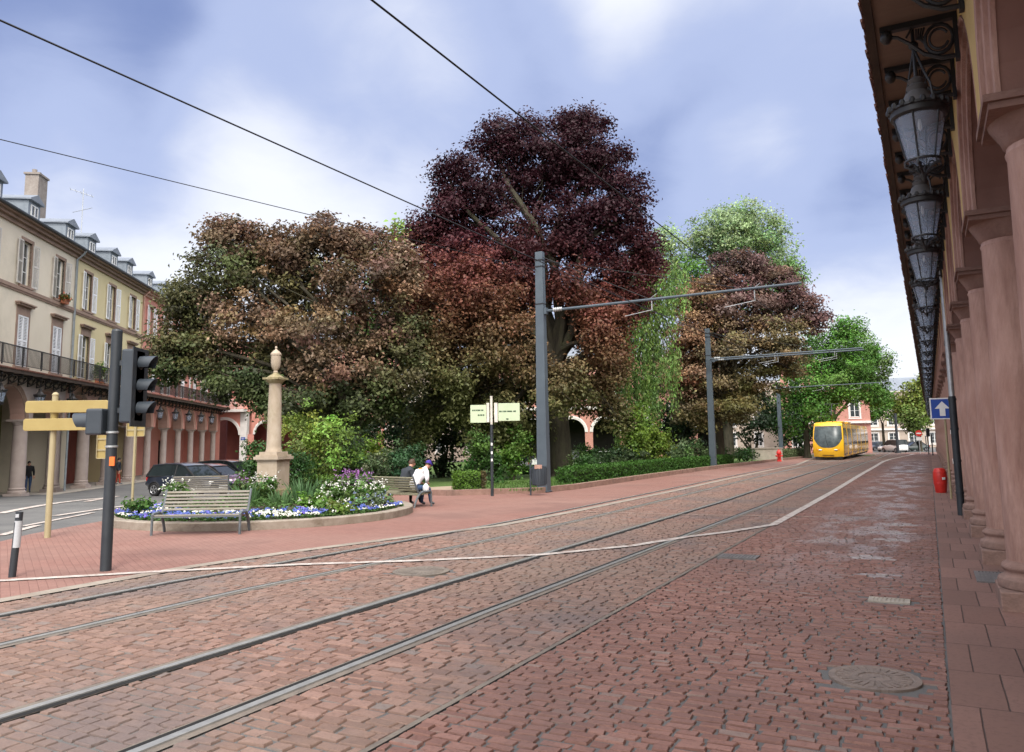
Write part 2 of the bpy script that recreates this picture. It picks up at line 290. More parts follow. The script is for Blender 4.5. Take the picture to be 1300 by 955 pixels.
# ------------------------------------------------------------------ mesh helpers
class MB:
    def __init__(s): s.v = []; s.f = []; s.m = []
    def add(s, vs, fs, mi=0):
        o = len(s.v); s.v += [tuple(p) for p in vs]
        for f in fs: s.f.append([i+o for i in f]); s.m.append(mi)
        return s
    def box(s, x0, x1, y0, y1, z0, z1, mi=0, mat=None):
        vs = [Vector(p) for p in ((x0, y0, z0), (x1, y0, z0), (x1, y1, z0), (x0, y1, z0), (x0, y0, z1), (x1, y0, z1), (x1, y1, z1), (x0, y1, z1))]
        if mat: vs = [mat @ p for p in vs]
        return s.add(vs, [(0, 3, 2, 1), (4, 5, 6, 7), (0, 1, 5, 4), (1, 2, 6, 5), (2, 3, 7, 6), (3, 0, 4, 7)], mi)
    def quad(s, a, b, c, d, mi=0): return s.add([a, b, c, d], [(0, 1, 2, 3)], mi)
    def tube(s, pts, rads, n=8, mi=0, flat=1.0):
        pts = [Vector(p) for p in pts]
        if not hasattr(rads, '__len__'): rads = [rads]*len(pts)
        up = Vector((0.12, 0.07, 1)); vs = []; fs = []
        d0 = (pts[1]-pts[0]).normalized()
        if abs(d0.dot(up.normalized())) > .95: up = Vector((1, .1, 0))
        a = d0.cross(up).normalized()
        for i, p in enumerate(pts):
            d = (pts[min(i+1, len(pts)-1)]-pts[max(i-1, 0)]).normalized()
            a = (a - d*a.dot(d)).normalized(); b = d.cross(a)
            for k in range(n):
                q = 2*pi*k/n
                vs.append(p + (a*math.cos(q)*flat + b*math.sin(q))*rads[i])
        for i in range(len(pts)-1):
            for k in range(n):
                k2 = (k+1) % n
                fs.append((i*n+k, i*n+k2, (i+1)*n+k2, (i+1)*n+k))
        fs.append(tuple(range(n-1, -1, -1))); fs.append(tuple((len(pts)-1)*n+k for k in range(n)))
        return s.add(vs, fs, mi)
    def lathe(s, prof, cx=0, cy=0, n=20, mi=0, a0=0, cap=True):
        vs = []; fs = []
        for r, z in prof:
            for k in range(n):
                q = a0+2*pi*k/n; vs.append((cx+r*math.cos(q), cy+r*math.sin(q), z))
        for i in range(len(prof)-1):
            for k in range(n):
                k2 = (k+1) % n; fs.append((i*n+k, i*n+k2, (i+1)*n+k2, (i+1)*n+k))
        if cap:
            fs.append(tuple(range(n-1, -1, -1))); fs.append(tuple((len(prof)-1)*n+k for k in range(n)))
        return s.add(vs, fs, mi)
    def prism(s, poly, fn, d0, d1, mi=0):
        n = len(poly)
        vs = [fn(a, b, d0) for a, b in poly]+[fn(a, b, d1) for a, b in poly]
        fs = [tuple(range(n-1, -1, -1)), tuple(range(n, 2*n))]+[(i, (i+1) % n, n+(i+1) % n, n+i) for i in range(n)]
        return s.add(vs, fs, mi)
    def ball(s, c, r, n=10, mi=0, sc=(1, 1, 1)):
        c = Vector(c); vs = []; fs = []; m_ = max(4, n//2+1)
        for i in range(m_+1):
            a = pi*i/m_
            for k in range(n):
                q = 2*pi*k/n
                vs.append(c+Vector((math.sin(a)*math.cos(q)*r*sc[0], math.sin(a)*math.sin(q)*r*sc[1], math.cos(a)*r*sc[2])))
        for i in range(m_):
            for k in range(n): fs.append((i*n+k, (i+1)*n+k, (i+1)*n+(k+1) % n, i*n+(k+1) % n))
        return s.add(vs, fs, mi)
    def build(s, name, mats, parent=None, smooth=False, loc=None, bevel=0):
        me = bpy.data.meshes.new(name); me.from_pydata(s.v, [], s.f)
        if not isinstance(mats, (list, tuple)): mats = [mats]
        for m in mats: me.materials.append(MT[m] if isinstance(m, str) else m)
        if len(mats) > 1: me.polygons.foreach_set('material_index', s.m)
        bm = bmesh.new(); bm.from_mesh(me)
        bmesh.ops.remove_doubles(bm, verts=bm.verts, dist=1e-5)
        bmesh.ops.recalc_face_normals(bm, faces=bm.faces)
        bm.to_mesh(me); bm.free()
        if smooth:
            me.shade_smooth(); me.set_sharp_from_angle(angle=R(40))
        o = bpy.data.objects.new(name, me); COL.objects.link(o)
        if parent: o.parent = parent
        if loc is not None: o.location = loc
        if bevel:
            b = o.modifiers.new('bevel', 'BEVEL'); b.width = bevel; b.segments = 2; b.limit_method = 'ANGLE'; b.angle_limit = R(35)
        return o
def thing(name, label, cat, loc=(0, 0, 0), rotz=0, group=None):
    o = bpy.data.objects.new(name, None); COL.objects.link(o)
    o.location = loc; o.rotation_euler = (0, 0, rotz); o.empty_display_size = .2
    return tag(o, label, cat, group)
def tag(o, label, cat, group=None, kind=None):
    o['label'] = label; o['category'] = cat
    if group: o['group'] = group
    if kind: o['kind'] = kind
    return o
def struct(o): o['kind'] = 'structure'; return o
def kids(o): return [c for c in bpy.data.objects if c.parent == o]
KIDS = {}
def dup(root, loc, rotz=None, label=None, scale=None):
    if root.name not in KIDS:
        KIDS[root.name] = [(c, kids(c)) for c in kids(root)]
    r = root.copy(); COL.objects.link(r); r.location = loc
    if rotz is not None: r.rotation_euler = (0, 0, rotz)
    if scale is not None: r.scale = (scale,)*3
    if label: r['label'] = label
    for c, sub in KIDS[root.name]:
        cc = c.copy(); COL.objects.link(cc); cc.parent = r
        for d in sub:
            dd = d.copy(); COL.objects.link(dd); dd.parent = cc
    return r
def share(me_obj, parent, loc, rot=None):
    """another part with the same mesh"""
    o = me_obj.copy(); COL.objects.link(o); o.parent = parent; o.location = loc
    if rot is not None: o.rotation_euler = rot
    return o
def text_mesh(body, size, name, mat, parent, mtx, extrude=.006):
    cu = bpy.data.curves.new(name, 'FONT'); cu.body = body; cu.size = size; cu.extrude = extrude; cu.align_x = 'CENTER'; cu.align_y = 'CENTER'
    t = bpy.data.objects.new(name, cu); COL.objects.link(t)
    bpy.context.view_layer.update()
    me = bpy.data.meshes.new_from_object(t.evaluated_get(bpy.context.evaluated_depsgraph_get()))
    bpy.data.objects.remove(t)
    me.transform(mtx); me.materials.clear(); me.materials.append(MT[mat])
    o = bpy.data.objects.new(name, me); COL.objects.link(o)
    if parent: o.parent = parent
    return o
ORD = ['first', 'second', 'third', 'fourth', 'fifth', 'sixth', 'seventh', 'eighth', 'ninth', 'tenth', 'eleventh', 'twelfth', 'thirteenth', 'fourteenth', 'fifteenth', 'sixteenth', 'seventeenth', 'eighteenth', 'nineteenth', 'twentieth']

# ------------------------------------------------------------------ world, sun, camera
SUN_AZ = 172.0
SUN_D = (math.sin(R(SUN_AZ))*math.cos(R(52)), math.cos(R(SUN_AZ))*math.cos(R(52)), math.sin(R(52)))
def make_world():
    w = bpy.data.worlds.new('World'); scene.world = w; w.use_nodes = True
    n = w.node_tree.nodes; l = w.node_tree.links; bg = n['Background']
    sky = n.new('ShaderNodeTexSky'); sky.sky_type = 'NISHITA'; sky.sun_disc = False
    sky.sun_elevation = R(52); sky.sun_rotation = R(SUN_AZ); sky.air_density = 1.0; sky.dust_density = 1.5
    tc = n.new('ShaderNodeTexCoord')
    # project the direction onto a cloud deck so the bands flatten towards the horizon
    sx = n.new('ShaderNodeSeparateXYZ'); l.new(tc.outputs['Generated'], sx.inputs[0])
    zz = N(n, 'ShaderNodeMath', operation='ADD'); zz.inputs[1].default_value = .22; zz.use_clamp = False; l.new(sx.outputs[2], zz.inputs[0])
    zm = N(n, 'ShaderNodeMath', operation='MAXIMUM'); zm.inputs[1].default_value = .05; l.new(zz.outputs[0], zm.inputs[0])
    dv = N(n, 'ShaderNodeVectorMath', operation='DIVIDE'); l.new(tc.outputs['Generated'], dv.inputs[0])
    cb = n.new('ShaderNodeCombineXYZ')
    for i in range(3): l.new(zm.outputs[0], cb.inputs[i])
    l.new(cb.outputs[0], dv.inputs[1])
    mp = N(n, 'ShaderNodeMapping'); mp.inputs['Location'].default_value = SKY_OFF; mp.inputs['Scale'].default_value = (1, .9, .3); l.new(dv.outputs[0], mp.inputs[0])
    a = N(n, 'ShaderNodeTexNoise', i_Scale=1.1, i_Detail=6.0, i_Roughness=.5, i_Distortion=.2); l.new(mp.outputs[0], a.inputs['Vector'])
    # banks of cloud standing in their own directions, their edges broken by noise
    wn = N(n, 'ShaderNodeTexNoise', i_Scale=2.2, i_Detail=4.0, i_Roughness=.5); l.new(tc.outputs['Generated'], wn.inputs['Vector'])
    ws = N(n, 'ShaderNodeVectorMath', operation='MULTIPLY_ADD'); l.new(wn.outputs['Color'], ws.inputs[0]); ws.inputs[1].default_value = (.30, .30, .22); ws.inputs[2].default_value = (-.15, -.15, -.11)
    wd = N(n, 'ShaderNodeVectorMath', operation='ADD'); l.new(tc.outputs['Generated'], wd.inputs[0]); l.new(ws.outputs[0], wd.inputs[1])
    wd2 = N(n, 'ShaderNodeVectorMath', operation='NORMALIZE'); l.new(wd.outputs[0], wd2.inputs[0])
    tot = N(n, 'ShaderNodeMath', operation='MULTIPLY_ADD'); l.new(a.outputs['Fac'], tot.inputs[0]); tot.inputs[1].default_value = .75; tot.inputs[2].default_value = -.01
    for px, py, deg, wgt in BANKS:
        d = ray(px, py).normalized()
        q = N(n, 'ShaderNodeVectorMath', operation='DOT_PRODUCT'); l.new(wd2.outputs[0], q.inputs[0]); q.inputs[1].default_value = d
        mr = N(n, 'ShaderNodeMapRange', interpolation_type='SMOOTHSTEP'); mr.inputs[1].default_value = math.cos(R(deg)); mr.inputs[2].default_value = 1; l.new(q.outputs['Value'], mr.inputs[0])
        ad = N(n, 'ShaderNodeMath', operation='MULTIPLY_ADD'); l.new(mr.outputs[0], ad.inputs[0]); ad.inputs[1].default_value = wgt*.9; l.new(tot.outputs[0], ad.inputs[2]); tot = ad
    fw = N(n, 'ShaderNodeTexNoise', i_Scale=5.0, i_Detail=7.0, i_Roughness=.6, i_Distortion=.4); l.new(mp.outputs[0], fw.inputs['Vector'])
    f2 = N(n, 'ShaderNodeMath', operation='MULTIPLY_ADD'); l.new(fw.outputs['Fac'], f2.inputs[0]); f2.inputs[1].default_value = .24; f2.inputs[2].default_value = -.12
    f3 = N(n, 'ShaderNodeMath', operation='ADD'); l.new(f2.outputs[0], f3.inputs[0]); l.new(tot.outputs[0], f3.inputs[1]); tot = f3
    hz = N(n, 'ShaderNodeMath', operation='MULTIPLY_ADD'); l.new(ramp(n, l, sx.outputs[2], .30, .02), hz.inputs[0]); hz.inputs[1].default_value = .42; l.new(tot.outputs[0], hz.inputs[2])
    cr = N(n, 'ShaderNodeValToRGB'); l.new(hz.outputs[0], cr.inputs[0]); cr.color_ramp.interpolation = 'EASE'
    cr.color_ramp.elements[0].position = .05; cr.color_ramp.elements[0].color = (.135, .18, .345, 1)
    cr.color_ramp.elements[1].position = 1.0; cr.color_ramp.elements[1].color = (.59, .605, .655, 1)
    e = cr.color_ramp.elements.new(.5); e.color = (.29, .34, .505, 1)
    k10 = N(n, 'ShaderNodeVectorMath', operation='SCALE'); l.new(cr.outputs[0], k10.inputs[0]); k10.inputs['Scale'].default_value = 10
    cl = k10.outputs[0]
    # bright overcast added out of view round the sun, to light the ground
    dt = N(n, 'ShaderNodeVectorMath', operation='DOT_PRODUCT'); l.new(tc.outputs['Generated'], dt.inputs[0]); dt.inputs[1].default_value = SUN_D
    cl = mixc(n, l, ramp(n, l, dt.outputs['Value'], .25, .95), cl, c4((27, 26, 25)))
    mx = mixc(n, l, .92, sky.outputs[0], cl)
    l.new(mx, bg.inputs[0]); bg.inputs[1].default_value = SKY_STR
BANKS = [(450, 170, 13, .5), (200, 300, 16, .55), (990, -30, 18, .65), (960, 245, 8, .35), (1130, 480, 14, .35), (640, -50, 14, .3), (60, 110, 17, -.3), (560, 70, 11, -.3), (300, 180, 11, -.25), (1000, 140, 13, -.35), (830, 110, 9, -.15), (1060, 330, 12, -.12)]
SKY_STR = .10
SKY_OFF = (6.3, .6, 1.4)
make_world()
sl = bpy.data.lights.new('Sun', 'SUN'); sl.energy = 1.5; sl.angle = R(12); sl.color = (1, .95, .88)
so = bpy.data.objects.new('Sun', sl); COL.objects.link(so)
# sky texture rotation is measured clockwise from +Y; the lamp looks along its -Z
_az = R(SUN_AZ); _el = R(52)
sd = Vector((math.sin(_az)*math.cos(_el), math.cos(_az)*math.cos(_el), math.sin(_el)))
so.rotation_euler = sd.to_track_quat('Z', 'Y').to_euler(); so.location = (0, 0, 40)
cam = bpy.data.cameras.new('Camera'); co = bpy.data.objects.new('Camera', cam); COL.objects.link(co)
mw = Matrix.Identity(4)
for i, c in enumerate((_r, _u, -_f)):
    for j in range(3): mw[j][i] = c[j]
mw.translation = (0, 0, EYE); co.matrix_world = mw
cam.sensor_width = 36; cam.lens = 36*F/1300; cam.shift_y = (CY-477.5)/1300; cam.clip_end = 4000; cam.clip_start = .05
scene.camera = co
scene.view_settings.view_transform = 'Standard'; scene.view_settings.look = 'None'; scene.view_settings.gamma = 1; scene.view_settings.exposure = EXPOSURE = 0.8
scene.view_settings.use_curve_mapping = False
scene.cycles.max_bounces = 5; scene.cycles.transparent_max_bounces = 8; scene.cycles.diffuse_bounces = 3; scene.cycles.glossy_bounces = 2
scene.cycles.caustics_reflective = False; scene.cycles.caustics_refractive = False

# ------------------------------------------------------------------ ground
def grid_ground():
    xs = [-1800, -700, -300, -150] + list(range(-90, 141, 2)) + [200, 300, 700, 1800]
    ys = [-600, -200, -80] + list(range(-30, 171, 2)) + [200, 260, 400, 800, 2500]
    b = MB(); nx = len(xs)
    vs = [(x, y, h(x, y)-.012) for y in ys for x in xs]
    fs = [(j*nx+i, j*nx+i+1, (j+1)*nx+i+1, (j+1)*nx+i) for j in range(len(ys)-1) for i in range(nx-1)]
    b.add(vs, fs); return struct(b.build('ground', 'asphalt'))
grid_ground()
def srange(a, b, step=1.0):
    n = max(1, int(round((b-a)/step))); return [a+(b-a)*i/n for i in range(n+1)]
def lerpt(tab):
    def f(s):
        if s <= tab[0][0]: return tab[0][1]
        for (a, x), (b, y) in zip(tab, tab[1:]):
            if s <= b: return x+(y-x)*(s-a)/(b-a)
        return tab[-1][1]
    return f
def strip(name, ss, fa, fb, mat, dz, n=1, kind='structure', thick=0):
    b = MB(); fa = fa if callable(fa) else (lambda s, v=fa: v); fb = fb if callable(fb) else (lambda s, v=fb: v)
    vs = []; m = n+1
    for s in ss:
        for j in range(m):
            t = fa(s)+(fb(s)-fa(s))*j/n; vs.append(road(s, t, dz))
    fs = [(i*m+j, i*m+j+1, (i+1)*m+j+1, (i+1)*m+j) for i in range(len(ss)-1) for j in range(n)]
    b.add(vs, fs)
    if thick:
        o = len(vs); b.add([Vector(v)-Vector((0, 0, thick)) for v in vs], [])
        L = len(ss)-1
        for i in range(L):
            b.f += [[i*m, (i+1)*m, o+(i+1)*m, o+i*m], [i*m+n, (i+1)*m+n, o+(i+1)*m+n, o+i*m+n]]; b.m += [0, 0]
        for i in (0, L):
            b.f += [[i*m, i*m+n, o+i*m+n, o+i*m]]; b.m += [0]
    o = b.build(name, mat); o['kind'] = kind; return o
def poly_sheet(name, pts, mat, dz, kind='structure'):
    """a flat polygon in the ground, cut into small pieces that follow its fall"""
    bm = bmesh.new(); vs = [bm.verts.new((p[0], p[1], 0)) for p in pts]; bm.faces.new(vs)
    ys = [p[1] for p in pts]
    y = math.floor(min(ys))+1
    while y < max(ys):
        bmesh.ops.bisect_plane(bm, geom=bm.verts[:]+bm.edges[:]+bm.faces[:], plane_co=(0, y, 0), plane_no=(0, 1, 0)); y += 1
    for v in bm.verts: v.co.z = h(v.co.x, v.co.y)+dz
    bmesh.ops.recalc_face_normals(bm, faces=bm.faces)
    for f in bm.faces:
        if f.normal.z < 0: f.normal_flip()
    me = bpy.data.meshes.new(name); bm.to_mesh(me); bm.free(); me.materials.append(MT[mat])
    o = bpy.data.objects.new(name, me); COL.objects.link(o); o['kind'] = kind; return o
SEND = 132
kerb2 = lerpt([(-15, -10.6), (6, -10.45), (9, -10.45), (11, -10.15), (13.3, -9.55), (16.1, -8.75), (20, -8.55), (29, -8.4), (60, -8.5), (95, -11.5), (SEND, -17)])
seamt = lerpt([(-15, -3.3), (18, -3.2), (SEND, -3.2)])
wl = lerpt([(18, -3.15), (30, -3.08), (55, -3.2), (70, -3.4), (80, -3.3), (95, -2.8), (105, -2.4), (120, -1.9)])
R1 = lambda o: lerpt([(-15, -5.30+o), (8, -5.25+o), (24, -4.95+o), (45, -5.1+o), (85, -5.3+o), (SEND, -6+o)])
R2 = lambda o: lerpt([(-15, -8.85+o), (8, -8.85+o), (11, -8.6+o), (14, -8.40+o), (18, -8.25+o), (27, -8.2+o), (85, -8.35+o), (SEND, -9.2+o)])
SN = 46
o = strip('tram_road', srange(SN, SEND), kerb2, seamt, 'cobble_l', 0, 6)
o = strip('tram_road_bed', srange(-14, SN), kerb2, seamt, 'joint', -.013, 6)
strip('street', srange(SN, SEND), seamt, 0.0, 'cobble_r', 0, 4)
strip('street_bed', srange(-14, SN), seamt, 0.0, 'joint', -.013, 4)
def setts(name, label, s0, s1, zones, ps, pt, mat, holes=(), paint=()):
    V = []; Fc = []; MI = []; s = s0; row = 0
    while s < s1:
        d = ps*random.uniform(.86, 1.14); row += 1
        for fa, fb in zones:
            a, c = fa(s), fb(s)
            if c-a < .06: continue
            k = max(1, round((c-a)/pt)); ws = [random.uniform(.68, 1.32) for _ in range(k)]
            if k > 2:
                j = .5 if row % 2 else 1.1; ws[0] *= j; ws[-1] *= 1.6-j
            q = sum(ws); t = a
            for w in ws:
                t1 = t+w/q*(c-a); tm, sm = (t+t1)/2, s+d/2
                x, y = xy(sm, tm)
                if abs(x) > y*.95+2.5 or y < .6: t = t1; continue
                if any(abs(sm-hs) < hr2 and abs(tm-ht) < hr for hs, ht, hr, hr2 in holes): t = t1; continue
                z = h(x, y)+random.gauss(.001, .003); ta, tb_ = random.gauss(0, .018), random.gauss(0, .024)
                gp_ = .008; wob = .012*math.sin(tm*1.1+row*.7)
                cor = [(t+gp_, s+gp_), (t1-gp_, s+gp_), (t1-gp_, s+d-gp_), (t+gp_, s+d-gp_)]
                cor = [(u+random.gauss(0, .006), v+wob+random.gauss(0, .006)) for u, v in cor]
                o = len(V)
                for inset, dz in ((0, -.06), (.03, -.011), (.13, 0)):
                    for u, v in cor:
                        u2, v2 = u+(tm-u)*inset*.75, v+(sm+wob-v)*inset
                        X, Y = xy(v2, u2); V.append((X, Y, min(h(x, y)+.0095, z+dz+ta*(u2-tm)+tb_*(v2-sm))))
                for r_ in range(2):
                    for e in range(4): Fc.append((o+r_*4+e, o+r_*4+(e+1) % 4, o+r_*4+4+(e+1) % 4, o+r_*4+4+e))
                Fc.append((o+8, o+9, o+10, o+11)); t = t1
                q2 = min([((sm-a_)/(d_/2))**2+((tm-b_)/(w_/2))**2 for a_, b_, w_, d_ in paint], default=9)  # pale stones imitate reflecting puddles and worn paint
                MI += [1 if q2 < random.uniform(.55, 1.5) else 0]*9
        s += d
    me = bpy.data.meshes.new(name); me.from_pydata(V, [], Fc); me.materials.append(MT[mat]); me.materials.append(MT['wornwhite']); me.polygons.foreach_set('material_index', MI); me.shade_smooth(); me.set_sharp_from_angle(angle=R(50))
    ob = bpy.data.objects.new(name, me); COL.objects.link(ob); ob['kind'] = 'structure'; return ob
r1, r2 = R1(0), R2(0); B0, B1 = .12, .12
rail_t = [(lambda s, f=f, o=o: f(s)+o) for f in (r2, r1) for o in (-.72, .72)]
zn = [(lambda s: kerb2(s)+.12, lambda s: rail_t[0](s)-B0)]
for i in range(3): zn.append((lambda s, i=i: rail_t[i](s)+B1, lambda s, i=i: rail_t[i+1](s)-B0))
zn.append((lambda s: rail_t[3](s)+B1, lambda s: seamt(s)-.03))
setts('tram_setts', '', 1.2, SN, zn, .128, .182, 'sett_l', [(10.1, -6.8, .42, .42)])
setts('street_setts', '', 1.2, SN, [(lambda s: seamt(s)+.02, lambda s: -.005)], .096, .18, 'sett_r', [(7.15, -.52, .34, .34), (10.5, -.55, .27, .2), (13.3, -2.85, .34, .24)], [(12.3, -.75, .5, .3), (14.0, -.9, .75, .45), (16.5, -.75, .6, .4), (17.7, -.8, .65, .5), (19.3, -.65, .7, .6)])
strip('pavement', srange(-14, SEND), 0.003, 6.2, 'slab', .012, 4, thick=.06)
asphe = lerpt([(-14, -6), (-3, -10.55), (9.8, -16.9), (11.2, -17.9), (15, -19.6), (22, -22.5), (24, -23.2), (SEND, -24)])
strip('island_pavement', srange(-3, 100), asphe, lambda s: kerb2(s)-.0, 'pave', .003, 6)
strip('kerb_band', srange(-13, 100), lambda s: kerb2(s)-.14, lambda s: kerb2(s)+.12, 'kerbstone', .010)
strip('joint_line', srange(-13, 40), lambda s: seamt(s)-.03, lambda s: seamt(s)+.02, 'railbed', .004)
# painted lines
strip('lane_marking', srange(18.2, 118), lambda s: wl(s)-.08-.0006*s, lambda s: wl(s)+.08+.0006*s, 'white', .0135)
dgp = [(18.3, -3.15), (16.6, -3.75), (15.5, -4.3), (13.9, -4.85), (12.3, -5.85), (11.0, -7.35), (9.9, -8.94), (8.5, -10.5), (7.0, -12.0), (5.4, -13.6)]
def polyline_sheet(name, pts, w, mat, dz):
    b = MB(); P = [road(*p) for p in pts]; L = []; Rr = []
    fine = []
    for a, c in zip(P, P[1:]):
        k = max(1, int((c-a).length))
        fine += [a.lerp(c, i/k) for i in range(k)]
    fine.append(P[-1])
    for i, p in enumerate(fine):
        d = (fine[min(i+1, len(fine)-1)]-fine[max(0, i-1)]); d.z = 0; d.normalize(); q = Vector((-d.y, d.x, 0))*w/2
        for s_ in (1, -1):
            v = p+q*s_; b.v.append((v.x, v.y, h(v.x, v.y)+dz))
    for i in range(len(fine)-1): b.f.append([2*i, 2*i+2, 2*i+3, 2*i+1]); b.m.append(0)
    o = b.build(name, mat); o['kind'] = 'structure'; return o
polyline_sheet('curving_marking', dgp, .18, 'white', .016)
polyline_sheet('cross_marking', [(19.9, -8.2), (20.05, -5), (20.8, -.6)], .07, 'whitefaint', .0125)
for i, (a, b_) in enumerate([((73.2, -4.3), (72.6, -2.3)), ((73.4, -1.95), (73.3, -1.1)), ((73.6, -.7), (73.6, -.3))]):
    polyline_sheet('stop_marking', [a, b_], .5, 'white', .009)
# rails: steel heads with a dark groove, set in worn bedding
def rails(name, f):
    for o_ in (0, 1.44):
        q = f(o_-.72)
        strip(name+'_bed', srange(-13, SEND-4), lambda s: q(s)-.13, lambda s: q(s)+.11, 'railbed', .001)
        strip(name, srange(-13, SEND-4), lambda s: q(s)-.036, lambda s: q(s)+.036, 'rail', .013, thick=.012)
        strip(name+'_groove', srange(-13, SEND-4), lambda s: q(s)-.105 if o_ else q(s)+.037, lambda s: q(s)-.037 if o_ else q(s)+.105, 'groove', .004)
rails('tram_rail', R1); rails('tram_rail', R2)
# far end of the street: verge and pale asphalt
poly_sheet('grass_verge', [xy(104, -6.5), xy(112, -6.2), xy(116, -26), xy(106, -26)], 'lawn', .03)
poly_sheet('far_kerb', [xy(103.4, -6.2), xy(104, -6.4), xy(106, -26), xy(105.3, -26)], 'concrete', .05)
# asphalt markings of the side street
for a, b_, w in [((0, 652), (135, 632), .3), ((70, 655), (180, 640), .22), ((110, 637), (150, 630), .25), ((30, 668), (118, 651), .16), ((0, 680), (48, 667), .2)]:
    p, q = g(*a), g(*b_); polyline_sheet('street_marking', [st(p), st(q)], w, 'white', .006)

# park: raised lawn behind a low stone kerb
PARK_R = -12.35
park_pts = [g(527, 628).xy, g(570, 629.5).xy, Vector(xy(26.6, -12.75)), Vector(xy(29, PARK_R)), Vector(xy(98, PARK_R)), Vector((18, 100)), Vector((-23, 92)), Vector((-12.5, 42)), Vector((-9.0, 27.5)), Vector((-6.5, 27.2))]
poly_sheet('lawn', [(p.x, p.y) for p in park_pts], 'lawn', .13)
def edging(name, pts, w, hh, mat, dz=0):
    b = MB(); fine = []
    pts = [Vector((p[0], p[1], 0)) for p in pts]
    for a, c in zip(pts, pts[1:]):
        k = max(1, int((c-a).length)); fine += [a.lerp(c, i/k) for i in range(k)]
    fine.append(pts[-1]); vs = []
    for i, p in enumerate(fine):
        d = (fine[min(i+1, len(fine)-1)]-fine[max(0, i-1)]).normalized(); q = Vector((-d.y, d.x, 0))*w/2
        z0 = h(p.x, p.y)+dz
        for s_, z in ((1, -.05), (1, hh), (-1, hh), (-1, -.05)):
            v = p+q*s_; vs.append((v.x, v.y, z0+z))
    fs = []
    for i in range(len(fine)-1):
        for k in range(4): fs.append((i*4+k, i*4+(k+1) % 4, (i+1)*4+(k+1) % 4, (i+1)*4+k))
    fs += [(3, 2, 1, 0), tuple(len(vs)-4+k for k in range(4))]
    b.add(vs, fs); return b.build(name, mat)
tag(edging('stone_kerb', [(p.x, p.y) for p in park_pts[:5]], .22, .2, 'sandstone_dark'), 'low brown stone kerb edging the lawn beside the red pavement', 'kerb')
tag(edging('stone_kerb', [(p.x, p.y) for p in park_pts[6:]+park_pts[:1]], .2, .16, 'sandstone_dark'), 'low brown stone kerb edging the park towards the side street', 'kerb')
poly_sheet('park_path', [g(520, 627).xy, g(573, 628).xy, (onY(590, 34)).xy, (onY(560, 40)).xy, (onY(480, 42)).xy, (onY(440, 38)).xy, (onY(470, 33)).xy], 'sand', .145)
polyline_sheet('park_walk', [st(onY(620, 52)), st(onY(760, 56))], 2.2, 'sand', .145)

# ------------------------------------------------------------------ arcaded buildings (local x along the front, -y towards the square)
def arch_bay(b, xa, xb, xc, r, zs, zt, y0, y1, mi=0, n=18, fn=None, mi2=None):
    mi2 = mi if mi2 is None else mi2; mf = mi
    fn = fn or (lambda x, y, z: (x, y, z))
    arc = [(xc-r*math.cos(pi*i/n), zs+r*math.sin(pi*i/n)) for i in range(n+1)]
    for y in (y0, y1):
        mi = mf if y == y0 else mi2
        if xc-r > xa+1e-4: b.quad(fn(xa, y, zs), fn(xc-r, y, zs), fn(xc-r, y, zt), fn(xa, y, zt), mi)
        if xb > xc+r+1e-4: b.quad(fn(xc+r, y, zs), fn(xb, y, zs), fn(xb, y, zt), fn(xc+r, y, zt), mi)
        for (x0, z0), (x1, z1) in zip(arc, arc[1:]): b.quad(fn(x0, y, z0), fn(x1, y, z1), fn(x1, y, zt), fn(x0, y, zt), mi)
    mi = mi2
    for (x0, z0), (x1, z1) in zip(arc, arc[1:]): b.quad(fn(x0, y0, z0), fn(x1, y0, z1), fn(x1, y1, z1), fn(x0, y1, z0), mi)
    if xc-r > xa+1e-4: b.quad(fn(xa, y0, zs), fn(xc-r, y0, zs), fn(xc-r, y1, zs), fn(xa, y1, zs), mi)
    if xb > xc+r+1e-4: b.quad(fn(xc+r, y0, zs), fn(xb, y0, zs), fn(xb, y1, zs), fn(xc+r, y1, zs), mi)
def archivolt(r, w, proud, n=24):
    b = MB(); prof = [(r-.012, .0), (r-.012, -proud), (r+w*.35, -proud*1.0), (r+w*.4, -proud*1.7), (r+w*.7, -proud*1.7), (r+w*.75, -proud*1.1), (r+w, -proud*1.1), (r+w, 0)] if proud < .1 else [(r-.012, .0), (r-.012, -.035), (r+.035, -.045), (r+.07, -.03), (r+.085, -.075), (r+.12, -.085), (r+.14, -.07), (r+.15, -.115), (r+.185, -.125), (r+.195, -.10)]
    vs = []; k = len(prof)
    for i in range(n+1):
        a = pi*i/n
        for rr, y in prof: vs.append((-rr*math.cos(a), y, rr*math.sin(a)))
    b.add(vs, [(i*k+j, i*k+j+1, (i+1)*k+j+1, (i+1)*k+j) for i in range(n) for j in range(k-1)])
    b.add([vs[j] for j in range(k)], [tuple(range(k))]); b.add([vs[n*k+j] for j in range(k)], [tuple(range(k))])
    return b
